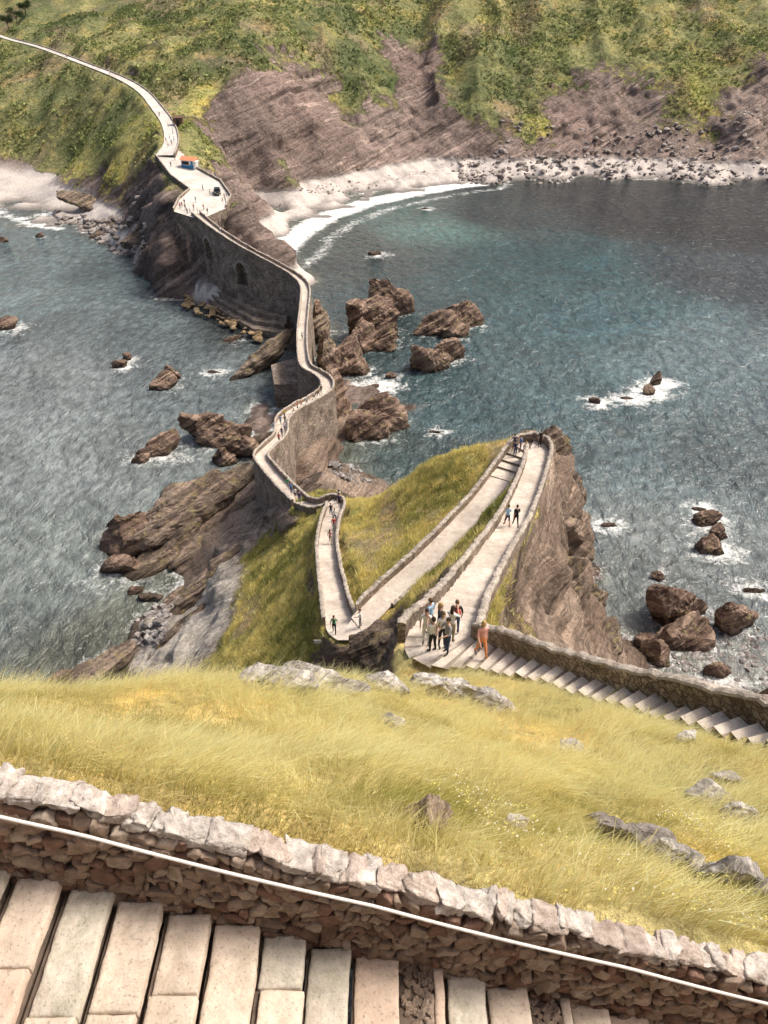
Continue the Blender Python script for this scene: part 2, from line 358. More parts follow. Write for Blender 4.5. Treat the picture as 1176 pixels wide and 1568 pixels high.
# ---------------------------------------------------------------- terrain
def rbf(ctrl,c):
    X=ctrl[:,:2]; n=len(X); r=np.sqrt(((X[:,None]-X[None])**2).sum(-1)+c*c)
    A=np.zeros((n+3,n+3)); A[:n,:n]=r-np.eye(n)*.05*c; A[:n,n]=1; A[:n,n+1:]=X/100; A[n,:n]=1; A[n+1:,:n]=X.T/100
    b=np.zeros((n+3,2)); b[:n]=ctrl[:,2:4]; w_=np.linalg.solve(A,b)
    def ev(x,y):
        out=np.zeros((len(x),2))
        for s0 in range(0,len(x),20000):
            q=np.c_[x[s0:s0+20000],y[s0:s0+20000]]
            rr=np.sqrt(((q[:,None]-X[None])**2).sum(-1)+c*c)
            out[s0:s0+20000]=rr@w_[:n]+w_[n]+q/100@w_[n+1:]
        return out
    return ev
def wall_top(x): return 68.56-.388*x
def wall_y(x): return 3.70-.04*x
ctl=[]
for p in isl[::6]: ctl.append([*p[:3],.8])
I=[(480,820,24,1),(470,870,27,1),(480,930,31,1),(490,990,33,1),(450,800,19,.7),(430,850,18.5,.8),(430,900,21.5,.9),(430,950,24.5,.9),(430,1000,27.5,1),(390,850,13,.6),(380,900,15,.7),(380,950,17.5,.8),(370,1000,20.5,.9),(340,1025,19,.8),(340,870,8,.1),(330,920,10,.0),(310,960,10.5,.0),(290,1000,11,.0),(260,960,5,0),(240,1000,5,0),(215,1030,3,0),(300,900,4.5,0),(230,960,2,0),(195,1040,0,0),(205,990,-1.5,0),(240,925,-1.5,0),(280,885,0,0),(320,850,3,0),(360,820,5.5,.2),(400,800,11,.3),(410,775,9,.3),(395,750,6,.3),(350,770,5,.4),(385,735,6,.6),(330,765,5,.4),(260,800,3.5,.2),(210,830,2,0),(180,880,-1,0),(250,880,-1,0),
(100,900,-6,0),(150,960,-6,0),(100,800,-6,0),(160,760,-6,0),(250,730,-5,0),(330,700,-1.5,0),(385,690,1,0),(300,650,-6,0),(380,640,-4,0),(60,1030,-4,0),(0,700,-8,0),(0,900,-8,0),
(410,650,0,0),(400,610,-4,0),(430,590,-1,0),(440,555,-1,0),(520,595,3,0),(530,640,2,0),(528,690,.5,0),(520,735,1.,0),(570,720,-.3,0),(610,735,-2,0),(560,750,1.5,0),(500,735,4,0),(492,762,12,.1),(470,700,4,0),(460,680,4,0),(530,775,22.5,.5),
(545,768,24,.9),(600,748,27.5,.8),(640,722,30,.2),(680,700,33,.9),(740,680,36,.9),(783,670,38.,.9),(560,850,31,1),(550,800,26.5,1),(600,800,30,1),(620,850,34,1),(570,900,33.5,1),(660,780,33.5,1),(700,740,35,1),(540,930,34.8,1),
(760,770,39.6,1),(720,830,40.5,1),(680,880,42,1),(640,920,42.5,1),(600,960,39.5,1),(570,985,35.5,.6),(610,985,43,.3),(622,1010,46,.2),(590,1012,37,.0),(550,1000,33,.8),(520,1012,31,1),
(844,684,37.5,.4),(853,712,33,.1),(866,745,20,0),(886,800,8,0),(892,850,0,0),(905,895,0,0),(935,950,0,0),(975,1000,0,0),(1010,1045,0,0),(832,760,36.5,.3),(818,820,37,.6),(850,830,22,0),(795,870,41.5,.8),(850,900,24,.1),(775,920,45.5,1),(810,930,38,.7),(870,960,24,0),(765,970,49,.8),(850,985,38,.3),(930,990,12,0),(960,1030,12,0),(880,870,8,0),
(950,850,-3,0),(1000,900,-1.5,0),(1060,1000,-1.,0),(1100,1090,-1.5,0),(930,780,-6,0),(900,700,-6,0),(1150,950,-4,0),(1000,760,-6,0),(1176,800,-7,0),(1176,1080,-1,0),
(0,1055,60,1),(150,1055,59.5,1),(300,1048,58.5,1),(450,1044,57.5,1),(560,1050,56.3,1),(620,1058,55.4,.8),(700,1080,56.3,.8),(800,1100,57.6,1),(900,1128,59,1),(1000,1155,60.,1),(1100,1175,60.9,1)]
ctl+=[[*P(u,v,z),g] for u,v,z,g in I]
for x in (-14,-10.5,-7,-3.5,0,3.5,7,10.5,14): ctl.append([x,wall_y(x)+.6,wall_top(x)-.65,1])
for q in [(-7,7.5,66.6,1),(-3,7.5,65.4,1),(1,7.5,64.3,1),(4,7,63.6,1),(-12,13,60.2,1),(5,95,1,0),(0,95,1,0),(20,100,-3,0),(10,86,8,.2),(15,80,14,.2),(15.5,71,28,.2),(19,72,22,.1),(11,71,29,.3),(7,76,22,.3),(21,66,26,0),(-10,95,2,0),(-8,21,42,.2),(-15,20,40,.4),(-3,24,42,.1),(-25,17,40,.4),(-12,32,27,.6),(-25,33,14,.3),(-40,28,5,0),(-45,18,3,0),(-60,20,-4,0),(-60,60,-7,0),(-36,54,1,0),(-28,45,10,.2),(-22,12,56,.7),(-35,8,50,.5),(-55,5,20,0),(-75,10,-5,0),(-75,130,-8,0),(-40,130,-8,0),(30,130,-8,0),(75,130,-9,0),(75,60,-7,0),(75,5,-4,0),(12,8,63.8,1),(20,9,63,.8),(20,24,43,.2),(26,40,20,0),(35,30,14,0),(48,25,-1,0),(50,50,-4,0),(40,8,36,.3),(60,5,2,0),(14,18,50,.4),(11,25,43,.3),(-20,112,-3,0),(-28,110,-5,0),(0,125,-3,0),(12,110,-5,0)]: ctl.append(list(q))
ctl=np.array(ctl); evI=rbf(ctl,2.5)
def clampset(samples):
    s=np.array(samples)
    def f(x,y):
        d=np.full(len(x),1e9); z=np.zeros(len(x))
        for s0 in range(0,len(x),15000):
            q=np.c_[x[s0:s0+15000],y[s0:s0+15000]]; D=np.sqrt(((q[:,None]-s[None,:,:2])**2).sum(-1))
            D2=D-s[None,:,3]/2; k=D2.argmin(1); d[s0:s0+15000]=D2[np.arange(len(q)),k]; z[s0:s0+15000]=s[k,2]
        return d,z
    return f
clI=clampset(isl); clM=clampset(np.vstack([rd]))
def spacing(a,b,f):
    out=[a]
    while out[-1]<b: out.append(out[-1]+f(out[-1]))
    return np.array(out)
xsI=spacing(-78,78,lambda x:.30 if abs(x)<14 else (.38 if abs(x)<42 else 1.3))
ysI=spacing(3.86,140,lambda y:.25 if y<25 else (.34 if y<100 else .6))
def hfield(xs,ys,ev,cl,c0,c1,amp,seed,drop=.25):
    XX,YY=np.meshgrid(xs,ys); x=XX.ravel();y=YY.ravel()
    r=ev(x,y); z=r[:,0]; g=np.clip(r[:,1],0,1)
    d,pzv=cl(x,y); m=sst(c0,c1,d)
    z=z+m*amp*(fbm(np.c_[x,y,z*.5]/ (6*amp**.3),4,seed)*.9*(1.2-g))
    return XX,YY,x,y,z,g,d,pzv,m
XX,YY,x,y,z,g,d,pzv,m=hfield(xsI,ysI,evI,clI,.25,1.5,1.4,3)
z=np.where((y<30)&(y>4.4),z+ .18*fbm(np.c_[x,y,0*x]/1.2,3,5)*m,z)
# brow of the meadow: convex shoulder that rolls over into the cliff
brow=75.1-(1.132-.035*sst(-9,-2,x)+.018*vn(np.c_[x/3.2,0*x,0*x],12))*y-.05*np.maximum(y-14,0)**1.5+.2*fbm(np.c_[x/1.6,y*0,0*x],3,8)
kb=sst(2.5,-1.,x)*sst(36,28,y); z=np.where(kb>0,z*(1-kb)+np.minimum(z,brow)*kb,z)
z=pzv-.28+(z-(pzv-.28))*m
z=np.where(y<wall_y(x)+.5,np.minimum(z,wall_top(x)-.6),z)
ZI=z.reshape(XX.shape)
def interp(xs,ys,Z):
    def f(px,py):
        px=np.atleast_1d(px).astype(float);py=np.atleast_1d(py).astype(float)
        i=np.clip(np.searchsorted(xs,px)-1,0,len(xs)-2); j=np.clip(np.searchsorted(ys,py)-1,0,len(ys)-2)
        a=np.clip((px-xs[i])/(xs[i+1]-xs[i]),0,1); b=np.clip((py-ys[j])/(ys[j+1]-ys[j]),0,1)
        return Z[j,i]*(1-a)*(1-b)+Z[j,i+1]*a*(1-b)+Z[j+1,i]*(1-a)*b+Z[j+1,i+1]*a*b
    return f
HI=interp(xsI,ysI,ZI)
def gridfaces(nx,ny):
    a=np.arange(nx*ny).reshape(ny,nx); return np.stack([a[:-1,:-1].ravel(),a[:-1,1:].ravel(),a[1:,1:].ravel(),a[1:,:-1].ravel()],1)
def ledge(s,p,f,seed):
    # stepped bedding profile: plateaus with sharp breaks
    a=vn(np.c_[s*f,p[:,0]*.05*f,p[:,1]*.05*f],seed); b=vn(np.c_[s*f*2.6,p[:,0]*.1*f,p[:,1]*.1*f],seed+3)
    return np.tanh(a*4)*.7+np.tanh(b*4)*.35
def displace(xs,ys,Z,g,m,amp,seed):
    gy,gx=np.gradient(Z,ys,xs); N=np.stack([-gx,-gy,np.ones_like(Z)],-1).reshape(-1,3); N/=np.linalg.norm(N,axis=1)[:,None]
    XX,YY=np.meshgrid(xs,ys); p=np.c_[XX.ravel(),YY.ravel(),Z.ravel()]
    steep=sst(.75,.45,N[:,2]); s=p@SN+.8*vn(p/6,seed+5)
    dis=(ledge(s,p,.7/amp,seed)*.7+fbm(p/3.5/amp,5,seed+9,.58)*.6)*amp*np.clip(steep+.5*(1-g),0,1)*m*(1-.8*g*(1-steep))
    return p+N*dis[:,None],N,steep
zf=ZI.ravel(); near=sst(26,32,y)
PI,NI,stI=displace(xsI,ysI,ZI,g,m*(.15+.85*np.clip(near+sst(.6,.2,g),0,1)),1.45,21)
low=sst(8,3,zf)
veg=np.clip(g*1.0-.9*stI*sst(4,20,y-4)*.5-low*.7+.15*fbm(np.c_[x,y,zf]/5,3,31),0,1)
veg=np.where(y<20,np.maximum(veg,np.where(g>.6,.9,veg)),veg)
n1=fbm(np.c_[x,y,0*x]/9,3,41); n2=fbm(np.c_[x,y,0*x]/3,3,43)
gc=np.array([.30,.29,.085])[None]*np.ones((len(x),1)); yc=np.array([.62,.52,.20])
t=np.clip(.55+.6*n1+.3*n2,0,1)[:,None]; vcol=gc*(1-t)+yc*t
br_=np.clip(fbm(np.c_[x/2,y/6,0*x]/2,3,47)*1.6-.25,0,1)[:,None]*sst(24,30,y)[:,None]; vcol=vcol*(1-br_*.75)+np.array([.44,.32,.23])*br_*.75
straw=np.array([.84,.70,.33]); tn=(sst(26,22,y)*np.clip(.85+.4*n2,0,1))[:,None]; vcol=vcol*(1-tn)+straw*tn
t=np.clip(.5+.6*fbm(np.c_[x,y,zf]/8,3,45),0,1)[:,None]
rcol=np.array([.24,.175,.135])*(1-t)+np.array([.42,.325,.255])*t
pw=P(285,960,8); pm=np.exp(-(((x-pw[0])/9)**2+((y-pw[1])/12)**2))[:,None]*np.clip(1-stI*.5,0,1)[:,None]
pm=np.clip(pm*1.6,0,1); rcol=rcol*(1-pm)+np.array([.60,.54,.47])*pm
rcol*= (.55+.45*sst(-.5,2.5,zf))[:,None]
ter=mk('island_headland_terrain',PI,gridfaces(len(xsI),len(ysI)),(mat_isl,),cols={'vcol':vcol,'rcol':rcol},attrs={'veg':veg,'sand':0*x},smooth=True)
terI=(PI,veg,vcol,br_[:,0])
print('island',time.time()-T0)
# mainland ----------------------------------------------------------------
mc=[]
for p in rd[::5]: mc.append([*p[:3],.9])
for p in pz: mc.append([p[0],p[1],p[2]-.3,.5])
MP=[(30,255,4,.5),(60,240,8,1),(110,245,9,.9),(150,255,13,.9),(130,310,3,.1),(180,325,5,.1),(205,388,.5,0),(160,375,-.5,0),(100,335,.5,0),(60,300,2,0),(0,280,2.5,0),(0,322,0,0),(50,345,-.2,0),(-80,270,2.5,0),(-80,320,0,0),(335,402,5,0),(380,430,3,0),(340,480,.0,0),(400,510,-.5,0),(300,445,-.5,0),(402,382,.5,0),(398,362,2,0),
(150,405,-3,0),(100,372,-3,0),(200,420,-3,0),(240,447,-3,0),(300,480,-3,0),(150,430,-6,0),(230,470,-7,0),(330,540,-6,0),(60,400,-6,0),(-100,380,-6,0),(450,400,-3,0),(520,380,-6,0),(450,500,0,0),(510,500,-3,0),(440,540,-1,0),(500,560,0,0),(520,600,0,0),(400,560,-4,0),(560,560,-5,0),(600,400,-8,0),(700,340,-6,0),(900,320,-6,0),(1100,320,-6,0),(1300,330,-6,0),(470,460,0,0),(490,470,-3,0),(470,420,-2,0),(480,500,0,0),
(425,388,-.2,0),(450,362,-.2,0),(500,332,-.2,0),(560,311,-.2,0),(640,294,-.2,0),(700,284,-.2,0),(770,281,-.2,0),(860,279,-.2,0),(950,277,-.2,0),(1080,284,-.2,0),(1176,277,-.2,0),(1350,277,-.2,0),
(450,386,-3,0),(480,360,-3,0),(540,335,-3,0),(620,310,-3,0),(700,298,-3,0),(780,294,-3,0),(900,291,-3,0),(1050,295,-3,0),(1176,291,-3,0),
(385,318,2.5,0),(440,308,2.5,0),(500,291,2.5,0),(560,280,2.5,0),(640,266,2.8,0),(700,254,3.2,.1),(760,252,4,.1),(850,248,4,.1),(950,246,4.5,.1),(1080,248,5,.1),(1176,240,5,.1),(1350,240,5,.1),(545,268,4,.1),(400,302,3,.0),(460,286,3.5,.1),(510,274,4,.1),(600,262,3.5,0),(660,250,4.,0)]
mc+=[[*P(u,v,zz),gg] for u,v,zz,gg in MP]
MQ=[(240,285,250,.3),(252,318,232,.1),(235,345,232,.0),(258,370,222,.0),(245,395,222,0),(285,415,214,0),(295,395,216,0),(215,300,272,.4),(205,330,262,.2),(200,262,298,.9),(378,345,224,.0),(388,368,220,0),(372,322,240,.1),(385,345,240,0),(362,270,282,.4),(338,240,292,.6),(315,205,300,.7),(345,285,258,.2),
(150,180,352,1),(60,150,400,1),(20,200,385,1),(100,200,366,1),(190,200,318,1),(220,172,325,1),(0,100,455,1),(100,130,397,1),(290,160,332,1),(330,120,350,.9),(370,80,370,.9),(420,40,400,.9),(330,40,440,1),(480,10,440,1),(400,112,352,.1),(450,130,365,.0),(380,195,325,.1),(350,160,335,.1),(450,195,343,.0),(520,195,363,.1),(420,245,322,.6),(510,245,345,.6),(555,240,358,.1),(500,150,385,.4),(560,100,420,.9),(600,160,400,.5),(600,220,378,.0),(645,100,452,.0),(645,170,412,.0),(660,200,398,.0),(690,215,385,.0),(700,150,410,.8),(700,60,455,1),(800,150,413,.7),(800,50,465,1),(830,190,393,.6),(870,205,392,.0),(900,150,418,.2),(900,60,458,.9),(960,185,402,.0),(1000,100,440,.8),(1000,30,472,1),(1060,180,398,.8),(1090,90,436,.9),(1150,185,385,.0),(1176,120,410,.2),(1176,40,455,.9),(1100,215,388,.5),(740,225,383,0),(1000,225,384,0),(560,20,470,1),(650,30,485,.9),(700,5,488,1),(850,5,486,1),(1000,0,490,1),(1176,0,478,1),(220,40,470,1),(200,85,425,1),(100,45,500,1),(0,25,560,1),(-100,30,600,1),(-120,150,430,1),(1350,50,450,1),(1350,150,410,.6)]
mc+=[[*Q(u,v,yy),gg] for u,v,yy,gg in MQ]
for q in [(-330,760,120,1),(-100,760,135,1),(100,760,150,1),(330,760,150,1),(330,480,75,1),(330,365,0,0),(-330,500,45,1),(-330,350,0,0),(-330,250,-8,0),(330,250,-9,0),(0,620,105,1),(-150,640,95,1),(150,600,110,1),(250,560,105,1),(-60,125,-7,0),(60,125,-8,0),(-20,125,-1,0)]: mc.append(list(q))
mc=np.array(mc); evM=rbf(mc,6.)
xsM=spacing(-330,330,lambda q:.85 if -110<q<190 else 3.)
ysM=spacing(128,770,lambda q:.75 if q<480 else 4.)
XM,YM,xm,ym,zm,gm,dm,pm_,mm=hfield(xsM,ysM,evM,clM,.5,5.,1.4,7)
ip=inpoly(xm,ym,pz)
hill=sst(8,22,zm)*mm
zm=zm+hill*sst(300,340,ym)*((1-np.abs(vn(np.c_[xm/17+.3*vn(np.c_[xm,ym,0*xm]/25,3),ym/60,0*xm],77))*2)*2.6*sst(355,395,ym)+fbm(np.c_[xm,ym,0*xm]/9,4,79,.6)*1.5)
zm=pm_-.35+(zm-(pm_-.35))*mm
# nothing near the square may rise above it
dd=np.full(len(xm),1e9)
for i in range(len(pz)):
    a=pz[i,:2];b=pz[(i+1)%len(pz),:2];ab=b-a; tt=np.clip(((xm-a[0])*ab[0]+(ym-a[1])*ab[1])/(ab@ab),0,1)
    dd=np.minimum(dd,np.hypot(xm-a[0]-tt*ab[0],ym-a[1]-tt*ab[1]))
dd=np.where(ip,0,dd); sq=plaza_z(xm,ym)-.6-.45*np.maximum(dd-1.5,0)
kk=sst(24,8,dd)*sst(276,262,ym); zm=zm*(1-kk)+np.minimum(zm,sq)*kk
zm=np.where(ip,plaza_z(xm,ym)-.6,zm); kk=sst(2.5,.8,dd)
ZM=zm.reshape(XM.shape); HM=interp(xsM,ysM,ZM)
def seg_d(x,y,poly):
    r=np.full(len(x),1e9)
    for a,b in zip(poly[:-1],poly[1:]):
        ab=b-a; tt=np.clip(((x-a[0])*ab[0]+(y-a[1])*ab[1])/(ab@ab),0,1); r=np.minimum(r,np.hypot(x-a[0]-tt*ab[0],y-a[1]-tt*ab[1]))
    return r
bl=[np.array([P(u,v,0)[:2] for u,v in ((420,395),(430,385),(450,362),(500,332),(560,311),(640,294),(700,284),(730,281))]),
    np.array([P(u,v,0)[:2] for u,v in ((-150,315),(0,325),(50,345),(90,350))])]
bd=np.minimum(np.where(xm>-52,seg_d(xm,ym,bl[0]),99),seg_d(xm,ym,bl[1])-6)
bd=np.where((xm>40)&(ym>340),np.minimum(bd,46),bd)
sandm=sst(56,44,bd)*sst(6.5,4.6,zm)
mk_=mm*(1-kk)*(1-.85*sandm)
PM,NM,stM=displace(xsM,ysM,ZM,gm,mk_,2.2,51)
vegM=np.clip(gm*1.1-.30*stM+.28*fbm(np.c_[xm,ym,zm]/16,3,61)-sst(6,2.5,zm),0,1)
n1=fbm(np.c_[xm,ym,0*xm]/30,3,63); n2=fbm(np.c_[xm,ym,0*xm]/9,3,65)
t=np.clip(.42+.55*n1+.35*n2,0,1)[:,None]; vM=np.array([.16,.18,.085])*(1-t)+np.array([.36,.335,.155])*t
def spot(u,v,Y,r): q=Q(u,v,Y); return np.exp(-(((xm-q[0])/r)**2+((ym-q[1])/r)**2))[:,None]
for a in ((840,190,393,9),(1050,150,412,12),(310,150,335,14),(200,240,300,22),(470,250,330,9),(930,120,430,7),(100,250,330,12)):
    k_=np.clip(spot(*a)*1.1,0,1); vM=vM*(1-k_)+np.array([.46,.42,.16])*k_
bb=np.clip(fbm(np.c_[xm,ym,0*xm]/14,4,69)*1.5-.3,0,1)[:,None]*.6; vM=vM*(1-bb)+np.array([.33,.25,.18])*bb
t=np.clip(.5+.6*fbm(np.c_[xm,ym,zm]/22,3,67),0,1)[:,None]
rM=np.array([.21,.16,.14])*(1-t)+np.array([.38,.295,.255])*t
for a in ((645,110,445,16),(870,205,392,22),(440,130,360,20)):
    k_=np.clip(spot(*a),0,1)*.6; rM=rM*(1-k_)+np.array([.38,.275,.235])*k_
k_=sandm[:,None]; sand=np.array([.57,.515,.475])*(.55+.45*sst(.2,1.5,zm))[:,None]; rM=rM*(1-k_)+sand*k_
rM*=(.6+.4*sst(-.4,1.,zm))[:,None]
mk('mainland_hill_terrain',PM,gridfaces(len(xsM),len(ysM)),(mat_main,),cols={'vcol':vM,'rcol':rM},attrs={'veg':vegM,'sand':sandm},smooth=True)
print('mainland',time.time()-T0)
# ---------------------------------------------------------------- rocks
import bmesh
ICO={}
def ico(sub):
    if sub not in ICO:
        bm=bmesh.new(); bmesh.ops.create_icosphere(bm,subdivisions=sub,radius=1)
        ICO[sub]=(np.array([v.co[:] for v in bm.verts]),np.array([[v.index for v in f.verts] for f in bm.faces])); bm.free()
    return ICO[sub]
def rockv(size,seed,sub=3,rough=.1,npl=16,strata=.0,tilt=(0,0,0)):
    D,Fc=ico(sub); r=np.random.default_rng(seed)
    n=r.normal(size=(npl,3)); n/=np.linalg.norm(n,axis=1)[:,None]; dpl=r.uniform(.5,.95,npl)
    dots=D@n.T; R=np.where(dots>.05,dpl/np.maximum(dots,.05),9).min(1); R=np.minimum(R,1.2)
    v=D*R[:,None]*np.array(size)/2
    sc=float(np.mean(size))
    a=tilt; Dn=D
    for k,A in enumerate(a):
        ca,sa=math.cos(A),math.sin(A)
        Mx=[np.array([[1,0,0],[0,ca,sa],[0,-sa,ca]]),np.array([[ca,0,-sa],[0,1,0],[sa,0,ca]]),np.array([[ca,sa,0],[-sa,ca,0],[0,0,1]])][k]
        v=v@Mx; Dn=Dn@Mx
    v=v+Dn*(fbm(v/sc*3.2+seed,5,seed,.6)*rough*sc*.45)[:,None]
    if strata>0:
        s=v@SN+sc*.1*vn(v/sc*2,seed)+seed*3.1
        f=ledge(s,v,7/sc,seed)+.5*ledge(s,v,18/sc,seed+7)
        e=v-np.outer(v@SN,SN); e/=np.linalg.norm(e,axis=1)[:,None]+1e-6
        v=v+e*(f*strata*sc)[:,None]
    return v,Fc
def rock(name,c,size,seed,mat,sub=5,rough=.12,strata=.018,tilt=(0,0,0),npl=14):
    v,f=rockv(size,seed,sub,rough,npl,strata,tilt); return mk(name,v+np.array(c),f,(mat,))
def rad(*a): return tuple(math.radians(q) for q in a)
SEA=[] # foam sources (x,y,r,strength)
def sr(u,v,w,d_,h,seed,tilt=(0,-25,20),foam=1.,mat=None,name='sea_rock',zc=.1,sub=5):
    p=P(u,v,0); rock(name,(p[0],p[1],h*zc),(w*1.15,d_*1.05,h*1.6),seed,mat or mat_rock,sub,.15,.034,rad(*tilt),10)
    if foam: SEA.append((p[0],p[1],max(w,d_)*.55+1.2,foam))
sr(575,512,13,9,14,1,(10,-30,20),.8,sub=6); sr(600,480,8,7,12,2,(0,-35,10),.5); sr(552,535,8,6,8,51,(0,-30,20),.5); sr(590,530,7,6,7,59,(0,-30,20),.5); sr(540,568,10,8,9,3,(0,-20,40),.7)
sr(706,498,8,6,8,4,(0,-30,10),1.3); sr(668,508,10,5,5,5,(0,-15,20),1.); sr(690,515,7,4,4,52,(0,-20,10),1.); sr(652,562,8,6,7,6,(10,-25,10),.9); sr(684,552,7,4,5,7,(0,-30,20),1.1)
sr(555,668,8,7,7,8,(0,-30,20),.9); sr(588,650,7,6,9,9,(0,-45,10),.8); sr(522,640,6,12,11,10,(0,-10,0),.3,zc=.0); sr(505,560,5,11,9,44,(0,-10,0),.3); sr(490,510,4,9,8,45,(0,-10,10),.3)
sr(325,668,8,6,8,11,(0,-25,15),.8); sr(345,675,8,6,7,53,(0,-20,20),.6); sr(372,692,7,6,5,12,(0,-15,30),.6); sr(350,707,4,3,3,13,(0,0,0),.5)
sr(240,695,8,3.,3.6,14,(0,-38,30),1.5); sr(215,705,4,2.,2,15,(0,-20,30),1.5); sr(253,592,5,2.6,4.,16,(0,-30,20),1.2); sr(265,580,3,2,3.5,17,(0,0,0),1.)
sr(185,562,3,1.8,2.6,18,(0,0,0),1.6); sr(195,550,2,1.4,1.6,58,(0,0,0),1.6); sr(8,503,6,3,3,19,(0,-30,10),1.9); sr(575,390,4,2,1.3,20,(0,0,0),2.6,sub=4)
sr(1005,588,2.6,2,3.2,21,(0,0,0),4.,sub=4); sr(990,602,2.6,2,2.6,22,(0,0,0),4.5,sub=4); sr(910,616,2.2,1.6,1.6,23,(0,0,0),3.2,sub=4); sr(960,610,2.,1,.6,56,(0,0,0),4.5,sub=4)
sr(1078,802,4.4,2.4,2.,24,(0,-25,0),2.2); sr(1090,842,5,3,3.,25,(0,-25,20),1.8); sr(1098,822,2.5,2.2,3.,26,(0,0,0),1.6)
sr(1030,945,7,6,7,27,(0,-25,20),1.1,zc=.05); sr(1045,985,7,5,5,28,(0,-20,10),1.); sr(1060,965,4,4,5,57,(0,-20,10),1.); sr(1122,962,4.2,3.2,6.,29,(0,-12,20),1.2); sr(1006,884,2.2,1.6,1.7,30,(0,0,0),1.2)
sr(1095,1027,3.,2.2,2.,31,(0,0,0),1.); sr(1005,1008,3.6,3,2.8,32,(0,-20,0),1.); sr(990,985,2.6,2.4,2.,33,(0,0,0),1.)
sr(875,780,2,1.4,1.6,34,(0,0,0),1.); sr(60,363,3,2,1.8,35,(0,0,0),1.2,sub=4); sr(3,370,3,2,1.6,36,(0,0,0),1.2,sub=4); sr(355,522,5,1.6,1.2,37,(0,-10,30),1.2)
sr(1090,1068,9,5,2.6,38,(0,-10,20),1.6,mat=mat_pale); sr(1172,1085,3,3,5,39,(0,0,0),.8); sr(598,577,3,2,1.2,40,(0,0,0),1.2); sr(560,745,3,2,1,41,(0,0,0),.5)
sr(573,592,3,2,.6,42,(0,0,0),4.2,sub=4)
sr(1150,905,3,1.4,.7,46,(0,0,0),1.8,sub=4); sr(1070,780,2,1,.5,47,(0,0,0),3.,sub=4); sr(935,805,2.5,1.2,.5,48,(0,0,0),2.,sub=4); sr(665,662,2.5,1.,.4,49,(0,0,0),1.8,sub=4); sr(325,570,3,1.2,.4,50,(0,0,0),2.,sub=4); sr(650,320,3,1.2,.5,55,(0,0,0),2.4,sub=4)
def slab(u,v,zc,size,seed,tilt,mat=None,name='slab_rock',sub=5,st=.03):
    p=P(u,v,zc); rock(name,p,size,seed,mat or mat_slab,sub,.12,st,rad(*tilt),npl=9)
slab(300,780,3.5,(27,8,8),101,(8,-14,28),sub=6); slab(215,818,2.,(12,8,7),102,(0,-20,25),mat_rock); slab(255,848,1.5,(18,4,4.5),103,(12,-20,32))
slab(345,745,4.2,(15,6,5),104,(8,-16,26)); slab(330,815,3,(18,3.5,4),105,(12,-20,36)); slab(190,865,.5,(6,4,4),106,(0,-20,20),mat_rock); slab(270,810,3.2,(20,3.5,6),114,(10,-18,32))
slab(262,925,.4,(8,3,3.),107,(0,-24,30)); slab(215,970,.4,(4,4,2.6),108,(0,-15,30)); slab(145,1025,.8,(10,4,3.6),109,(0,-20,25)); slab(225,915,.2,(4,2,2),110,(0,0,0))
slab(300,905,4.5,(14,2.5,3),115,(10,-26,42)); slab(330,880,6,(13,2.5,3),116,(10,-26,42)); slab(270,985,5,(13,2.6,2.6),117,(10,-24,46)); slab(245,1010,4,(11,2.4,2.2),118,(10,-24,46))
for a in ((90,1040,.3,(4,2,2),111),(205,905,.2,(3,1.5,1.2),112),(180,800,.3,(3,2,3),113)): slab(*a,(0,0,20),mat_rock,'shore_rock',4)
SEA+= [(*P(180,880,0)[:2],7,.7),(*P(225,960,0)[:2],6,.7),(*P(150,1030,0)[:2],6,.6),(*P(205,1010,0)[:2],4,1.),(*P(410,640,0)[:2],8,.8),(*P(250,900,0)[:2],5,.8)]
cr='stratified_cliff_rock'
slab(245,388,4,(20,8,7),120,(8,-26,35),None,cr,6); slab(275,410,2.5,(16,6,7),121,(8,-30,40),None,cr,6); slab(222,362,6,(20,7,5),122,(8,-22,30),None,cr)
slab(150,318,3,(30,8,4),123,(5,14,-20),None,cr); slab(190,340,3.5,(26,6,4),124,(5,-16,25),None,cr); slab(262,350,9,(12,8,10),130,(6,-26,20),None,cr)
slab(410,545,3,(16,4,4.5),125,(8,-24,40)); slab(385,562,1.5,(11,3.4,3),126,(8,-22,40)); slab(440,590,2.,(6,5,6),127,(0,-15,0)); slab(378,352,7,(8,8,13),128,(0,-14,10),None,cr)
slab(350,325,13,(8,6,9),129,(0,-14,10),None,cr); slab(487,500,2.5,(5,9,8),131,(0,-10,0)); slab(500,545,2.5,(5,9,8),132,(0,-15,10))
slab(525,258,5,(16,9,7),133,(0,-14,10),None,'shore_rock'); slab(545,266,3.5,(12,6,6),134,(0,-20,30),None,'shore_rock'); slab(430,276,5,(13,8,9),135,(0,-22,10),None,'shore_rock'); slab(398,288,5,(9,7,9),136,(0,-20,10),None,'shore_rock')
slab(600,1000,39,(4.6,4,7),140,(0,-20,20)); slab(585,985,35.5,(3,2.6,3.6),141,(0,-20,20)); slab(620,1015,45,(2.6,3.4,6),142,(0,-10,10))
slab(848,700,35,(3,3,6),150,(0,-10,10)); slab(860,740,25,(5,4,9),151,(0,-20,10)); slab(845,800,30,(5,5,8),152,(0,-20,10)); slab(862,830,20,(6,5,9),153,(0,-20,10)); slab(880,850,8,(6,5,9),154,(0,-20,10)); slab(850,890,26,(6,4,7),155,(0,-24,20)); slab(890,930,14,(8,5,6),156,(0,-24,20)); slab(920,985,10,(8,5,6),157,(0,-24,20))
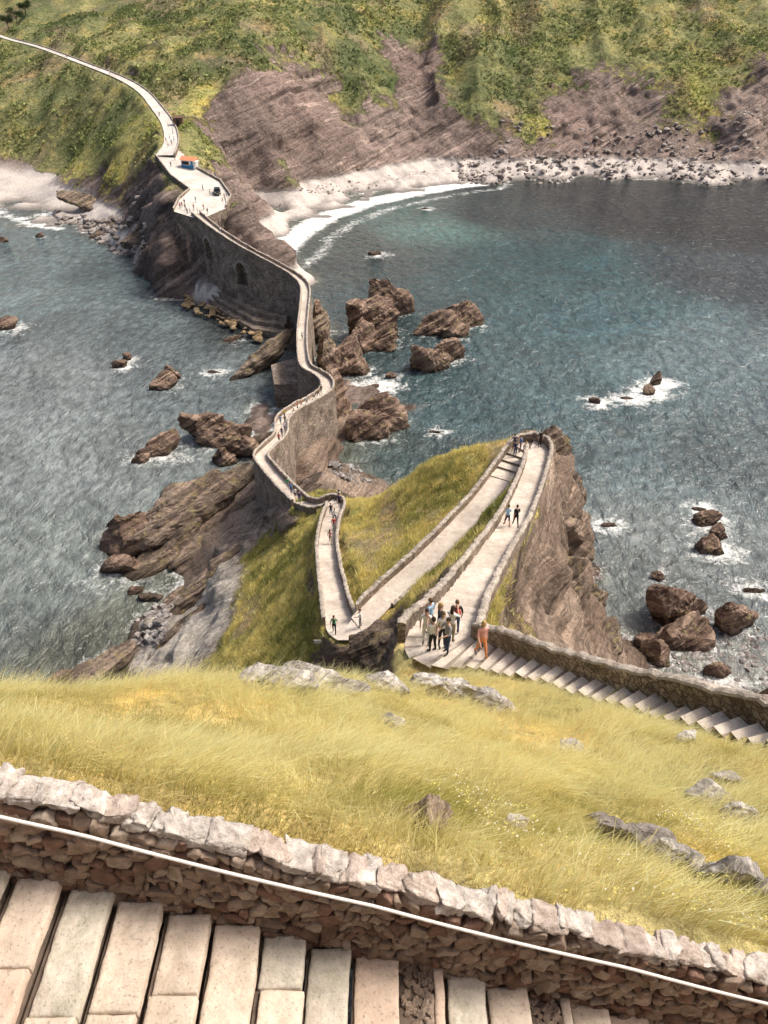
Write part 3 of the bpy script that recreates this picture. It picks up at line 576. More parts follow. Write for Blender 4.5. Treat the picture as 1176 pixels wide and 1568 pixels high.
# masonry block beside the bridge & quay
def prism(name,pts,top,bot,mats,parent=None,mi=None):
    n=len(pts); V=[(p[0],p[1],top) for p in pts]+[(p[0],p[1],bot) for p in pts]
    return pyd(name,V,[tuple(range(n)),tuple(range(2*n-1,n-1,-1))]+[(i,i+n,(i+1)%n+n,(i+1)%n) for i in range(n)],mats,mi,parent=parent)
q=[P(415,560,5),P(455,548,5),P(458,590,5),P(420,590,5)]; prism('masonry_abutment',q,5.2,-1,(mat_bridge,))
inn=[P(302,400,7)[:2],P(345,418,6)[:2],P(400,445,5.5)[:2],P(452,462,5)[:2]]; out=[P(288,440,1)[:2],P(335,478,1)[:2],P(385,508,1)[:2],P(430,515,1)[:2]]
qy=empty('stone_quay')
for k in range(6):
    f=(k+1)/6; o=[a*(1-f)+b*f+np.array([.07*k,.05*k]) for a,b in zip(inn,out)]
    prism('tier_%d'%k,[*inn,*o[::-1]],7.-k*1.05,-1-.01*k,(mat_bridge,),parent=qy)
def mass(name,pts,smin,smax,seed,mat,sub=2,flat_=.7,H=None,sink=.1,pw=2.):
    r=np.random.default_rng(seed); V=[];Fc=[];o=0
    for i,p in enumerate(pts):
        s=smin+(smax-smin)*r.random()**pw; v,f=rockv((s*r.uniform(.8,1.5),s,s*flat_*r.uniform(.7,1.2)),int(seed*1000+i),sub,.06,10,0,(r.uniform(-.4,.4),r.uniform(-.4,.4),r.uniform(0,6.3)))
        zz=p[2] if H is None else float(H(p[0],p[1])[0]); V.append(v+np.array([p[0],p[1],zz+s*sink])); Fc.append(f+o); o+=len(v)
    return mk(name,np.vstack(V),np.vstack(Fc),(mat,))
def scat(n,u0,u1,vf0,vf1,z,seed,cond=None):
    r=np.random.default_rng(seed); out=[]
    while len(out)<n:
        u=r.uniform(u0,u1); lo,hi=sorted((vf0(u),vf1(u))); v=lo+(hi-lo)*r.random(); out.append(P(u,v,z))
    return out
mass('shore_boulders',scat(2300,700,1300,lambda u:244 if u>760 else 254,lambda u:282,2,1),.5,3.2,1,mat_boul,2,.7,HM,.12,3.)
mass('shore_boulders',scat(420,85,235,lambda u:328+(u-105)*.25,lambda u:355+(u-105)*.48,1,2),.5,3.2,2,mat_boul,2,.7,HM,.15,2.5)
mass('beach_pebbles',scat(650,895,1010,lambda u:862+(u-900)*.9,lambda u:918+(u-900)*1.1,0,3),.25,1.4,3,mat_peb,2,.7,HI,.2,3)
mass('beach_pebbles',scat(700,505,590,lambda u:708+abs(u-545)*.1,lambda u:765-abs(u-545)*.5,.5,4),.2,1.,4,mat_peb,2,.7,HI,.15,2.5)
mass('beach_pebbles',scat(320,990,1176,lambda u:950,lambda u:1085,0,5),.35,1.5,5,mat_peb,2,.6,None,-.1,2.5)
mass('beach_pebbles',scat(260,190,270,lambda u:890,lambda u:1035,0,6),.3,1.4,6,mat_peb,2,.6,HI,.1,2.5)
mass('quay_rubble',scat(70,285,400,lambda u:452+(u-290)*.45,lambda u:474+(u-290)*.45,1,7),1.,3.,7,rock_mat('ochre_rock',(.33,.22,.12),(.52,.39,.24),1,0),2,.6,None,0)
mass('beach_stones',scat(200,390,700,lambda u:max(258,304-(u-390)*.16),lambda u:max(264,318-(u-390)*.18),2,9),.4,1.5,9,mat_boul,2,.6,HM,.1,3)
print('rocks',time.time()-T0)
# ---------------------------------------------------------------- sea
xsS=np.r_[-6000,-2500,-1000,-550,spacing(-340,340,lambda q:1.0 if -130<q<170 else 5.),550,1000,2500,6000]
ysS=np.r_[-4000,-1500,-600,-200,spacing(-60,395,lambda q:.75 if 40<q<240 else (1.1 if q>=240 else 6.)),450,600]
XS,YS=np.meshgrid(xsS,ysS); x=XS.ravel(); y=YS.ravel()
ti=np.where((y>3.9)&(y<139)&(np.abs(x)<77),HI(x,y),-9); tm=np.where((y>128)&(np.abs(x)<329),HM(x,y),-9); th=np.maximum(ti,tm)
fo=sst(-1.6,-.1,th)*.66*(.75+.5*fbm(np.c_[x,y,0*x]/7,2,5))
for fx,fy,fr,fs in SEA:
    R_=fr*(.85+.3*min(fs,4.5)); dx_=(x-fx-R_*.15)/1.25; dd=np.hypot(dx_,y-fy); fo=np.maximum(fo,np.where(dd<60,np.exp(-(dd/R_)**1.6)*min(.58+.12*fs,1.02),0))
bdS=seg_d(x,y,bl[0]); fo=np.maximum(fo,np.exp(-((bdS-2.)/4.5)**2)*1.15); fo=np.maximum(fo,np.exp(-((bdS-13)/4.)**2)*.62)
bdL=seg_d(x,y,bl[1]); fo=np.maximum(fo,np.exp(-((bdL)/3.)**2)*.95)
wc=[(50,600,(152,168,173)),(50,900,(138,155,155)),(250,500,(122,142,148)),(50,430,(132,157,164)),(300,600,(128,147,152)),(150,700,(144,160,163)),(560,400,(70,87,88)),(500,370,(84,106,101)),(660,345,(96,140,138)),(760,330,(56,74,78)),(850,400,(54,104,114)),(980,330,(38,45,50)),(1080,350,(38,45,50)),(900,300,(50,58,60)),(1150,320,(44,51,55)),(1120,420,(62,79,89)),(1100,550,(110,138,148)),(900,480,(78,122,133)),(760,420,(62,98,104)),(750,620,(80,109,117)),(850,600,(94,126,135)),(1000,700,(106,130,137)),(950,850,(126,141,143)),(1120,900,(122,137,140)),(1100,1050,(140,149,149)),(650,600,(76,103,109)),(350,490,(76,86,87)),(150,1000,(112,120,109)),(620,700,(86,109,111)),(150,420,(104,126,131)),(400,330,(100,119,115)),(100,375,(122,146,152)),(640,470,(70,98,104))]  # water tints; dark far-right entries paint the cliffs' reflection into the colour
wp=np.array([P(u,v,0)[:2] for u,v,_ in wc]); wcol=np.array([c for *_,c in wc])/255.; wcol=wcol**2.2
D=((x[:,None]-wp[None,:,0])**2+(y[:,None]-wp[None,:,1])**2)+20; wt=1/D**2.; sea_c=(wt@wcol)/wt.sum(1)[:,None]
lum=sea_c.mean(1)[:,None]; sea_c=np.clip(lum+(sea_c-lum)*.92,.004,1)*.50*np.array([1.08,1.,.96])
sh=(sst(-2.5,-.2,th)*.5)[:,None]; sea_c=sea_c*(1-sh)+np.array([.13,.13,.10])*sh
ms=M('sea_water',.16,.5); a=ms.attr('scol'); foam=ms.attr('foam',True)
cs=ms.noise(.03,4,.6,1.2); cm=ms.noise(.5,6,.62,.3,ms.mapping((1,.75,1),(0,0,.5)))
base=ms.mix(1,a,ms.ramp(cs,[(.35,.75),(.65,1.3)]),'MULTIPLY'); base=ms.mix(1,base,ms.ramp(cm,[(.36,.68),(.5,1.),(.64,1.38)]),'MULTIPLY')
fn=ms.noise(.7,9,.78,1.); fn2=ms.noise(.14,5,.6,1.5)
e=ms.math('ADD',foam,ms.math('MULTIPLY',ms.math('SUBTRACT',fn,.5),2.0)); e=ms.math('ADD',e,ms.math('MULTIPLY',ms.math('SUBTRACT',fn2,.5),.9))
ff=ms.ramp(e,[(.50,0),(.66,.35),(.98,1)])
ms.col(ms.mix(ff,base,(.86,.87,.85))); ms.set(ms.b.inputs['Roughness'],ms.math('ADD',.14,ms.math('MULTIPLY',ff,.6)))
w1=ms.noise(.42,4,.55,.4,ms.mapping((1,.62,1),(0,0,.55))); w2=ms.noise(1.5,4,.6,.3,ms.mapping((1,.7,1),(0,0,.2))); w3=ms.noise(.10,3,.5,.3,ms.mapping((1,.5,1),(0,0,.65)))
hh=ms.math('ADD',ms.math('MULTIPLY',w1,1.8),ms.math('MULTIPLY',w2,.5)); hh=ms.math('ADD',hh,ms.math('MULTIPLY',w3,3.))
ms.nrm(ms.bump(hh,1.,.75))
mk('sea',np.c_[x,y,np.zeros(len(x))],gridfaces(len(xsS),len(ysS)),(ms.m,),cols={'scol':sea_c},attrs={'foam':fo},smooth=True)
# ---------------------------------------------------------------- vegetation
def sample_faces(Pv,Fq,wt,n,r):
    a=Pv[Fq[:,0]];b=Pv[Fq[:,1]];c=Pv[Fq[:,2]];d4=Pv[Fq[:,3]]
    ar=np.linalg.norm(np.cross(c-a,d4-b),axis=1)/2*wt; cs=np.cumsum(ar); k=np.searchsorted(cs,r.random(n)*cs[-1]); k=np.minimum(k,len(Fq)-1)
    s=r.random(n)[:,None];t=r.random(n)[:,None]
    return a[k]*(1-s)*(1-t)+b[k]*s*(1-t)+c[k]*s*t+d4[k]*(1-s)*t,k
FI=gridfaces(len(xsI),len(ysI)); vegf=terI[1][FI].mean(1); cen=PI[FI].mean(1); brf=terI[3][FI].mean(1)
dI=d; dpath=dI[FI].min(1)
def blades(name,base,h,wd,lean,col,r,seg=True,tipc=None):
    n=len(base); th_=r.uniform(0,2*np.pi,n); wx=np.c_[np.cos(th_),np.sin(th_),np.zeros(n)]*wd[:,None]/2
    up=np.c_[np.zeros(n),np.zeros(n),h]
    ln=lean*h[:,None]
    if seg:
        V=np.stack([base-wx,base+wx,base+up*.55+ln*.3-wx*.8,base+up*.55+ln*.3+wx*.8,base+up*.93+ln],1).reshape(-1,3)
        o=(np.arange(n)*5)[:,None]; Fc=np.stack([o+np.array([0,1,3]),o+np.array([0,3,2]),o+np.array([2,3,4])],1).reshape(-1,3); k=5
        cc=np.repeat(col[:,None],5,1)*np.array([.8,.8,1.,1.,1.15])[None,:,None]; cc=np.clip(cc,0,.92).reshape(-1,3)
    else:
        V=np.stack([base-wx,base+wx,base+up+ln],1).reshape(-1,3); Fc=(np.arange(n)*3)[:,None]+np.array([0,1,2]); cc=np.repeat(col,3,0)
    return mk(name,V,Fc,(mat_grass,),cols={'col':cc})
r=np.random.default_rng(11)
wt=((cen[:,1]<23)&(cen[:,1]>4.)&(cen[:,0]>-15)&(cen[:,0]<16)&(dpath>.15)&(vegf>.45)).astype(float)*(1/(1+((cen[:,1]-4)/9)**2)+.2)
wt*=np.clip(.75+.5*vn(np.c_[cen[:,0]/.8,cen[:,1]/.8,0*cen[:,0]],3),.15,1)
b,k=sample_faces(PI,FI,wt,380000,r); n=len(b)
dy_=np.clip((b[:,1]-4.2)/5,0,1)
s1=fbm(np.c_[b[:,0]/2.2+b[:,1]*.15,b[:,1]/1.2,0*b[:,0]],4,5); s2=vn(np.c_[b[:,0]/.45,b[:,1]/.45,0*b[:,0]],9)
strawf=np.clip(.62+.36*dy_-.34*sst(1.5,5.5,b[:,0])*(1-dy_)+.72*s1+.4*s2+r.normal(0,.2,n),0,1)[:,None]
cg=np.array([.42,.41,.11]); cs_=np.array([1.,.86,.46]); col=cg*(1-strawf)+cs_*strawf; col*=r.uniform(.78,1.2,n)[:,None]
h=(.16+.34*r.random(n)**1.4)*(1+.4*s1)*(.72+.38*strawf[:,0]); h=np.clip(h,.08,.6)
wind=np.array([.65,-.1,0]); lean=wind*(.5+.6*r.random(n))[:,None]+np.c_[r.normal(0,.34,(n,2)),np.zeros(n)]+.45*np.c_[vn(b/.9,4),vn(b/.9,6),0*s1]
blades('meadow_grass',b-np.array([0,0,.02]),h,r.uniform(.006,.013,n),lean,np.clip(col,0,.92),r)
wt2=wt*np.clip(-.1+vn(np.c_[cen[:,0]/1.3,cen[:,1]/1.3,0*cen[:,0]],33),0,1)*(cen[:,1]<8)*sst(-2,4,cen[:,0])
b,k=sample_faces(PI,FI,wt2,1500,r); n=len(b); hh=r.uniform(.2,.38,n); cf=np.where(r.random(n)[:,None]<.4,np.array([[.85,.84,.72]]),np.array([[.85,.80,.25]]))
offs=np.array([[0,0,0],[1,0,.1],[.5,.87,.1],[-.5,.87,.1],[-1,0,.1],[-.5,-.87,.1],[.5,-.87,.1]])
rr=r.uniform(.006,.014,n); ce=b+np.c_[np.zeros((n,2)),hh]+np.array([.12,0,0])*hh[:,None]
V=(ce[:,None]+offs[None]*rr[:,None,None]).reshape(-1,3); fb=np.array([[0,1,2],[0,2,3],[0,3,4],[0,4,5],[0,5,6],[0,6,1]]); Fc=((np.arange(n)*7)[:,None,None]+fb[None]).reshape(-1,3)
mk('wildflowers',V,Fc,(mat_grass,),cols={'col':np.repeat(cf,7,0)})
wt=((cen[:,1]>22)&(cen[:,1]<100)&(dpath>.2)).astype(float)*sst(.4,.7,vegf)*np.clip(.6+.7*vn(cen/1.1,88),.05,1)*(1-.8*np.clip(brf,0,1))
b,k=sample_faces(PI,FI,wt,220000,r); n=len(b); s1=fbm(np.c_[b[:,0]/4,b[:,1]/4,0*b[:,0]],3,15); s2=vn(b/.9,19)
f=np.clip(.58+.6*s1+.5*s2+r.normal(0,.2,n),0,1)[:,None]; col=(np.array([.29,.31,.08])*(1-f)+np.array([.90,.76,.31])*f)*r.uniform(.65,1.25,n)[:,None]
wfl=r.random(n)<.015; col[wfl]=np.array([.85,.82,.7])
h=np.clip((.12+.30*r.random(n))*(1.+.9*s2),.06,.65)
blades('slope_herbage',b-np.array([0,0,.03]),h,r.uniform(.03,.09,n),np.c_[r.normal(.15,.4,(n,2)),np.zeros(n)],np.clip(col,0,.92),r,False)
FM=gridfaces(len(xsM),len(ysM)); vf=vegM[FM].mean(1); cm_=PM[FM].mean(1); dpm=dm[FM].min(1); plf=kk[FM].max(1)
wt=((cm_[:,1]<520)&(cm_[:,0]>-230)&(cm_[:,0]<260)&(dpm>1.)&(plf<.1)).astype(float)*sst(.45,.75,vf)*np.clip(.45+vn(cm_/14,71)+.5*vn(cm_/5,72),.04,1.5)
nc=48000; b,k=sample_faces(PM,FM,wt,nc,r); col0=vM[FM[k,0]]*np.array([.95,1.08,.9])*np.exp(r.normal(0,.32,nc))[:,None]
K=6; s=(.35+.9*r.random(nc)**2.4)
c3=b[:,None]+r.normal(0,.45,(nc,K,3))*s[:,None,None]*np.array([1,1,.55])+np.array([0,0,.35])*s[:,None,None]
t1=r.normal(0,.55,(nc,K,3))*s[:,None,None]; t2=r.normal(0,.55,(nc,K,3))*s[:,None,None]
V=np.stack([c3-t1*.5-t2*.3,c3+t1*.5-t2*.3,c3+t2*.7],2).reshape(-1,3); cc=np.repeat(np.repeat(col0,K,0)*r.uniform(.7,1.35,nc*K)[:,None],3,0)
mk('hillside_scrub',V,np.arange(len(V)).reshape(-1,3),(mat_leaf,),cols={'col':np.clip(cc,0,.7)})
print('veg',time.time()-T0)
mat_bark=plain('bark',(.08,.05,.035),(.16,.11,.08),6)
def tree(u,v,Y,H,seed):
    p=Q(u,v,Y); p[2]=float(HM(p[0],p[1])[0]); e=empty('coastal_tree',tuple(p)); r=np.random.default_rng(seed)
    V=[];Fc=[]
    def limb(a,b,ra,rb):
        o=len(V); a=np.array(a);b=np.array(b); d=(b-a)/np.linalg.norm(b-a); s1=np.cross(d,[.3,1,.2]); s1/=np.linalg.norm(s1); s2=np.cross(d,s1)
        for q,rr in ((a,ra),(b,rb)):
            for k in range(6): an=k*math.pi/3; V.append(q+s1*rr*math.cos(an)+s2*rr*math.sin(an))
        for k in range(6): Fc.append((o+k,o+(k+1)%6,o+6+(k+1)%6,o+6+k))
    limb((0,0,-.5),(.2,0,H*.5),.28,.17); tips=[]
    for k in range(9):
        an=k*.8; t=np.array([math.cos(an)*H*.34,math.sin(an)*H*.34,H*r.uniform(.55,.95)]); limb((.15,0,H*r.uniform(.3,.5)),t,.1,.03); tips.append(t)
    pyd('trunk',V,Fc,(mat_bark,),parent=e)
    n=2600; c0=np.array(tips)[r.integers(0,len(tips),n)]+r.normal(0,1,(n,3))*np.array([.12,.12,.08])*H
    t1=r.normal(0,.16,(n,3));t2=r.normal(0,.16,(n,3)); Vv=np.stack([c0-t1,c0+t1,c0+t2],1).reshape(-1,3)
    cl=np.repeat(np.array([.035,.055,.02])*np.exp(r.normal(0,.4,n))[:,None],3,0)
    mk('crown',Vv,np.arange(len(Vv)).reshape(-1,3),(mat_leaf,),cols={'col':cl},parent=e)
tree(28,45,520,9,1); tree(44,42,530,7,2); tree(12,40,530,7,3)
# ---------------------------------------------------------------- foreground stair and wall
r=np.random.default_rng(5)
xs=np.arange(-14,14.01,.35); V=[];Fc=[]
for xx in xs:
    yy=wall_y(xx); zt=wall_top(xx)-.1
    V+=[(xx,yy-.075,zt-1.6),(xx,yy-.075,zt),(xx,yy+.10,zt),(xx,yy+.10,zt-1.8)]
for i in range(len(xs)-1):
    for k in range(3): Fc.append((i*4+k,i*4+k+1,i*4+5+k,i*4+4+k))
fw=mk('parapet_wall',V,Fc,(mat_mortar,))
def rstones(lst,mats,name,parent,sub=3,ncut=7,rn=.012,ex_=.42):
    V=[];Fc=[];mi=[];o=0
    for i,(c_,s_,t_,k_) in enumerate(lst):
        D,f=ico(sub)
        e=np.sign(D)*np.abs(D)**ex_; e=e/np.abs(e).max(1)[:,None]*np.linalg.norm(np.clip(np.abs(D)**.6,0,1),axis=1)[:,None]**.25
        n=np.random.default_rng(i+77); pl=n.normal(size=(ncut,3)); pl/=np.linalg.norm(pl,axis=1)[:,None]
        for q in pl:
            ex=np.maximum(e@q-n.uniform(.72,1.1),0); e=e-ex[:,None]*q
        v=e*np.array(s_)/2; v=v+D*(fbm(v/.07+i*3.3,4,i,.6)*rn)[:,None]
        ca,sa=math.cos(t_),math.sin(t_); v=v@np.array([[ca,0,sa],[0,1,0],[-sa,0,ca]])
        V.append(v+np.array(c_)); Fc.append(f+o); o+=len(v)
        mi+= [k_]*len(f)
    return mk(name,np.vstack(V),np.vstack(Fc),mats,mi,parent=parent,smooth=True)
L=[]; dep=.12
while dep<1.45:
    rh=r.uniform(.07,.15); xx=-5.5+r.uniform(-.2,0)
    while xx<5.5:
        ww=r.uniform(.08,.24) if r.random()<.75 else r.uniform(.05,.09); hh=rh*r.uniform(.7,1.4); cx=xx+ww/2
        L.append(((cx,wall_y(cx)-.08+r.uniform(-.025,.02),wall_top(cx)-dep-rh/2+r.uniform(-.03,.03)),(ww*1.12,.13,hh*1.12),-.3+r.uniform(-.5,.5),int(r.choice([0,0,1,2])))); xx+=ww
    dep+=rh*.96
rstones(L,(mat_stoneA,mat_stoneB,mat_stoneC),'face_stones',fw,3,8,.016,.55)
L=[]; xx=-7.
while xx<7.:
    ww=r.uniform(.08,.27); cx=xx+ww/2
    L.append(((cx,wall_y(cx)+r.uniform(-.02,.02),wall_top(cx)-.055+r.uniform(-.018,.018)),(ww*1.28,r.uniform(.21,.27),r.uniform(.11,.15)),-.37+r.uniform(-.12,.12),int(r.choice([0,0,1])))); xx+=ww*.94
rstones(L,(mat_cop2,mat_cop3),'coping_stones',fw,4,6,.024,.6)
for a,b_ in ((-14,-7.05),(7.05,14)):
    q=np.array([[t,wall_y(t),wall_top(t)-.75] for t in np.arange(a,b_,.4)]); wall('parapet_wall',q,th=.2,top=.75,bot=.6,seed=3)
st=empty('stone_steps'); TR=.42
V=[];Fc=[];mi=[]
def slab_to(x0,x1,y0,y1,z1,m,r,th=.11):
    # worn slab: gridded top with rounded, wandering edges and a skirt
    ny=max(6,int((y1-y0)/.05)); b=len(V); sd_=r.uniform(0,99); tx,ty=r.uniform(-.02,.02),r.uniform(-.012,.012)
    us=np.array([0,.03,.10,.25,.4,.55,.7,.88,.97,1.]); vs=np.r_[0,.02,np.linspace(.07,.93,ny),.98,1.]
    U,Vv=np.meshgrid(us,vs); X=x0+U*(x1-x0); Y=y0+Vv*(y1-y0); p=np.c_[X.ravel(),Y.ravel(),np.full(X.size,sd_)]
    e=np.minimum(np.minimum(U,1-U)*(x1-x0),np.minimum(Vv,1-Vv)*(y1-y0)).ravel()
    wx=fbm(p/np.array([9,.35,1]),5,3,.62)*.012; wy=fbm(p/np.array([.3,9,1]),5,5,.62)*.013
    Z=z1-.015*np.exp(-e/.010)+fbm(p/.16,4,7,.6)*.006+tx*(U.ravel()-.5)*(x1-x0)*3+ty*(Vv.ravel()-.5)*(y1-y0)
    pts=np.c_[p[:,0]+wx*np.where(e<.04,1,.4),p[:,1]+wy,Z]; V.extend(map(tuple,pts)); W_=len(us); H_=len(vs)
    for j in range(H_-1):
        for i in range(W_-1): a=b+j*W_+i; Fc.append((a,a+1,a+W_+1,a+W_)); mi.append(m)
    ring=[b+i for i in range(W_)]+[b+j*W_+W_-1 for j in range(1,H_)]+[b+(H_-1)*W_+i for i in range(W_-2,-1,-1)]+[b+j*W_ for j in range(H_-2,0,-1)]
    c0=len(V); 
    for q in ring: v=V[q]; V.append((v[0],v[1],z1-th))
    n=len(ring)
    for i in range(n): Fc.append((ring[i],c0+i,c0+(i+1)%n,ring[(i+1)%n])); mi.append(m)
pebs=[]
for k in range(-30,31):
    x0=k*TR+.13; zt=67.36-.388*(x0+TR/2); x1=x0+TR+.005
    yw=wall_y(x0)-.10
    b=len(V); V+=[(x0,.45,zt-.6),(x1-.05,.45,zt-.6),(x1-.05,yw,zt-.6),(x0,yw,zt-.6),(x0,.45,zt-.05),(x1-.05,.45,zt-.05),(x1-.05,yw,zt-.05),(x0,yw,zt-.05)]
    Fc+=[(b+4,b+5,b+6,b+7),(b+1,b+2,b+6,b+5),(b,b+1,b+5,b+4),(b+2,b+3,b+7,b+6)]; mi+=[3]*4
    if k in (0,3,-14):
        for _ in range(480): pebs.append((r.uniform(x0+.03,x1-.09),r.uniform(.6,yw-.02),zt-.035))
        slab_to(x1-.09,x1,.5,yw-r.uniform(0,.1),zt,int(r.integers(0,3)),r); continue
    ya=yw-.005-r.uniform(0,.05)
    while ya>.5:
        ln=r.uniform(.35,1.1); yb=max(.45,ya-ln)
        if ya-yb>.12: slab_to(x0+r.uniform(.012,.045),x1+r.uniform(-.03,.012),yb+.008,ya,zt+r.uniform(-.008,.006),int(r.choice([0,0,1,2])),r)
        ya=yb-.002
pyd('treads',V,Fc,(mat_tread,mat_treadB,mat_treadC,mat_mortar),mi,smooth=True,parent=st)
o=mass('tread_cobbles',pebs,.05,.10,9,mat_red,1,.6,None,0,1.); o.parent=st
def tube(name,pts,rad_,mat,parent=None,n=10):
    pts=np.array(pts,float); V=[];Fc=[]
    for i,p in enumerate(pts):
        a=pts[max(i-1,0)];b_=pts[min(i+1,len(pts)-1)]; d_=(b_-a)/np.linalg.norm(b_-a); s1=np.cross(d_,[0,.02,1.] if abs(d_[2])<.9 else [1,0,0]); s1/=np.linalg.norm(s1); s2=np.cross(d_,s1)
        for k in range(n): an=2*math.pi*k/n; V.append(p+rad_*(s1*math.cos(an)+s2*math.sin(an)))
    for i in range(len(pts)-1):
        for k in range(n): Fc.append((i*n+k,i*n+(k+1)%n,(i+1)*n+(k+1)%n,(i+1)*n+k))
    return mk(name,V,Fc,(mat,),smooth=True,parent=parent)
mat_rail=flat('painted_rail',(.72,.70,.66),.45); mat_iron=flat('iron_bracket',(.12,.11,.10),.5,.6)
hr=empty('handrail'); ry=lambda t: wall_y(t)-.235
rz=lambda t: wall_top(t)-.12-.035*math.sin((t+7)%2.3/2.3*math.pi)
tube('rail',[(t,ry(t),rz(t)) for t in np.arange(-13,13.01,.15)],.015,mat_rail,hr)
for t in np.arange(-13.9,13,2.3):
    tube('bracket',[(t,wall_y(t)-.09,rz(t)-.10),(t,ry(t)+.05,rz(t)-.09),(t,ry(t),rz(t)-.05),(t,ry(t),rz(t))],.012,mat_iron,hr,8)
V=[];Fc=[]
xs=np.arange(-40,40.1,2)
for xx in xs:
    zb=66-.388*np.clip(xx,-14,14)
    for yy,zz in ((.44,zb),(.42,73.25),(-.02,73.3),(-12,73.6),(-40,70)): V.append((xx,yy,zz))
for i in range(len(xs)-1):
    for k in range(4): Fc.append((i*5+k,i*5+k+1,i*5+6+k,i*5+5+k))
mk('upper_terrace',V,Fc,(mat_wall,mat_path),[0 if k==0 else 1 for i in range(len(xs)-1) for k in range(4)])
# ---------------------------------------------------------------- meadow outcrops
def hit(u,v,H=HI,y0=4.,y1=130.):
    dr=ray(u,v); Y=np.arange(y0,y1,.05); t=Y/dr[1]; zz=CZ+dr[2]*t; hh=H(dr[0]*t,Y); k=np.argmax(zz<hh)
    return np.array([dr[0]*t[k],Y[k],hh[k]])
def oc_(u,v,w_,d_,h_,seed,mat,rotz=0,name='meadow_rock'):
    p=hit(u,v); rock(name,p+np.array([0,0,h_*.3]),(w_,d_,h_),seed,mat,4,.14,.025,rad(0,10,rotz),npl=12)
for a in [(655,1268,.6,.5,.7,201,mat_red),(792,1268,.5,.3,.4,202,mat_pale),(1085,1232,.9,.5,.6,203,mat_pale,-20),(915,1268,.5,.4,.5,204,mat_boul),(872,1152,.8,.5,.55,205,mat_pale),(985,1300,1.1,.5,.6,206,mat_boul,-20),(1040,1325,.9,.5,.6,207,mat_pale,-20),(1110,1350,1.2,.5,.55,208,mat_pale,-10),(940,1285,.6,.4,.5,209,mat_boul),(1165,1375,.8,.4,.5,210,mat_boul),(1110,1200,.8,.4,.5,211,mat_pale),(690,1070,1.6,.8,.9,212,mat_pale,-20),(750,1088,1.6,.8,.8,213,mat_pale,-25),(655,1058,1.,.8,.9,214,mat_pale),(590,1058,1.4,.8,.8,215,mat_pale,-15),(500,1056,2.2,.9,.8,216,mat_pale),(430,1056,1.5,.8,.7,217,mat_pale),(600,1112,.5,.4,.45,218,mat_pale),(1050,1135,.5,.4,.45,219,mat_pale),(1130,1255,.6,.4,.5,220,mat_pale)]: oc_(*a)
# ---------------------------------------------------------------- people
C_={'skin':flat('skin',(.55,.34,.25)),'hairD':flat('dark_hair',(.03,.02,.015)),'hairB':flat('brown_hair',(.12,.07,.035)),'hairF':flat('fair_hair',(.42,.28,.12)),
'white':flat('white_cloth',(.75,.74,.72)),'black':flat('black_cloth',(.02,.02,.022)),'navy':flat('navy_cloth',(.03,.05,.12)),'blue':flat('blue_cloth',(.10,.25,.5)),'lblue':flat('light_blue_cloth',(.35,.55,.72)),'red':flat('red_cloth',(.5,.05,.04)),'pink':flat('pink_cloth',(.7,.35,.33)),'orange':flat('orange_cloth',(.72,.28,.12)),'green':flat('green_cloth',(.06,.3,.16)),'yellow':flat('yellow_cloth',(.65,.5,.08)),'khaki':flat('khaki_cloth',(.35,.28,.18)),'jean':flat('denim',(.08,.12,.2)),'grey':flat('grey_cloth',(.25,.25,.26)),'shoe':flat('shoe',(.1,.09,.08))}
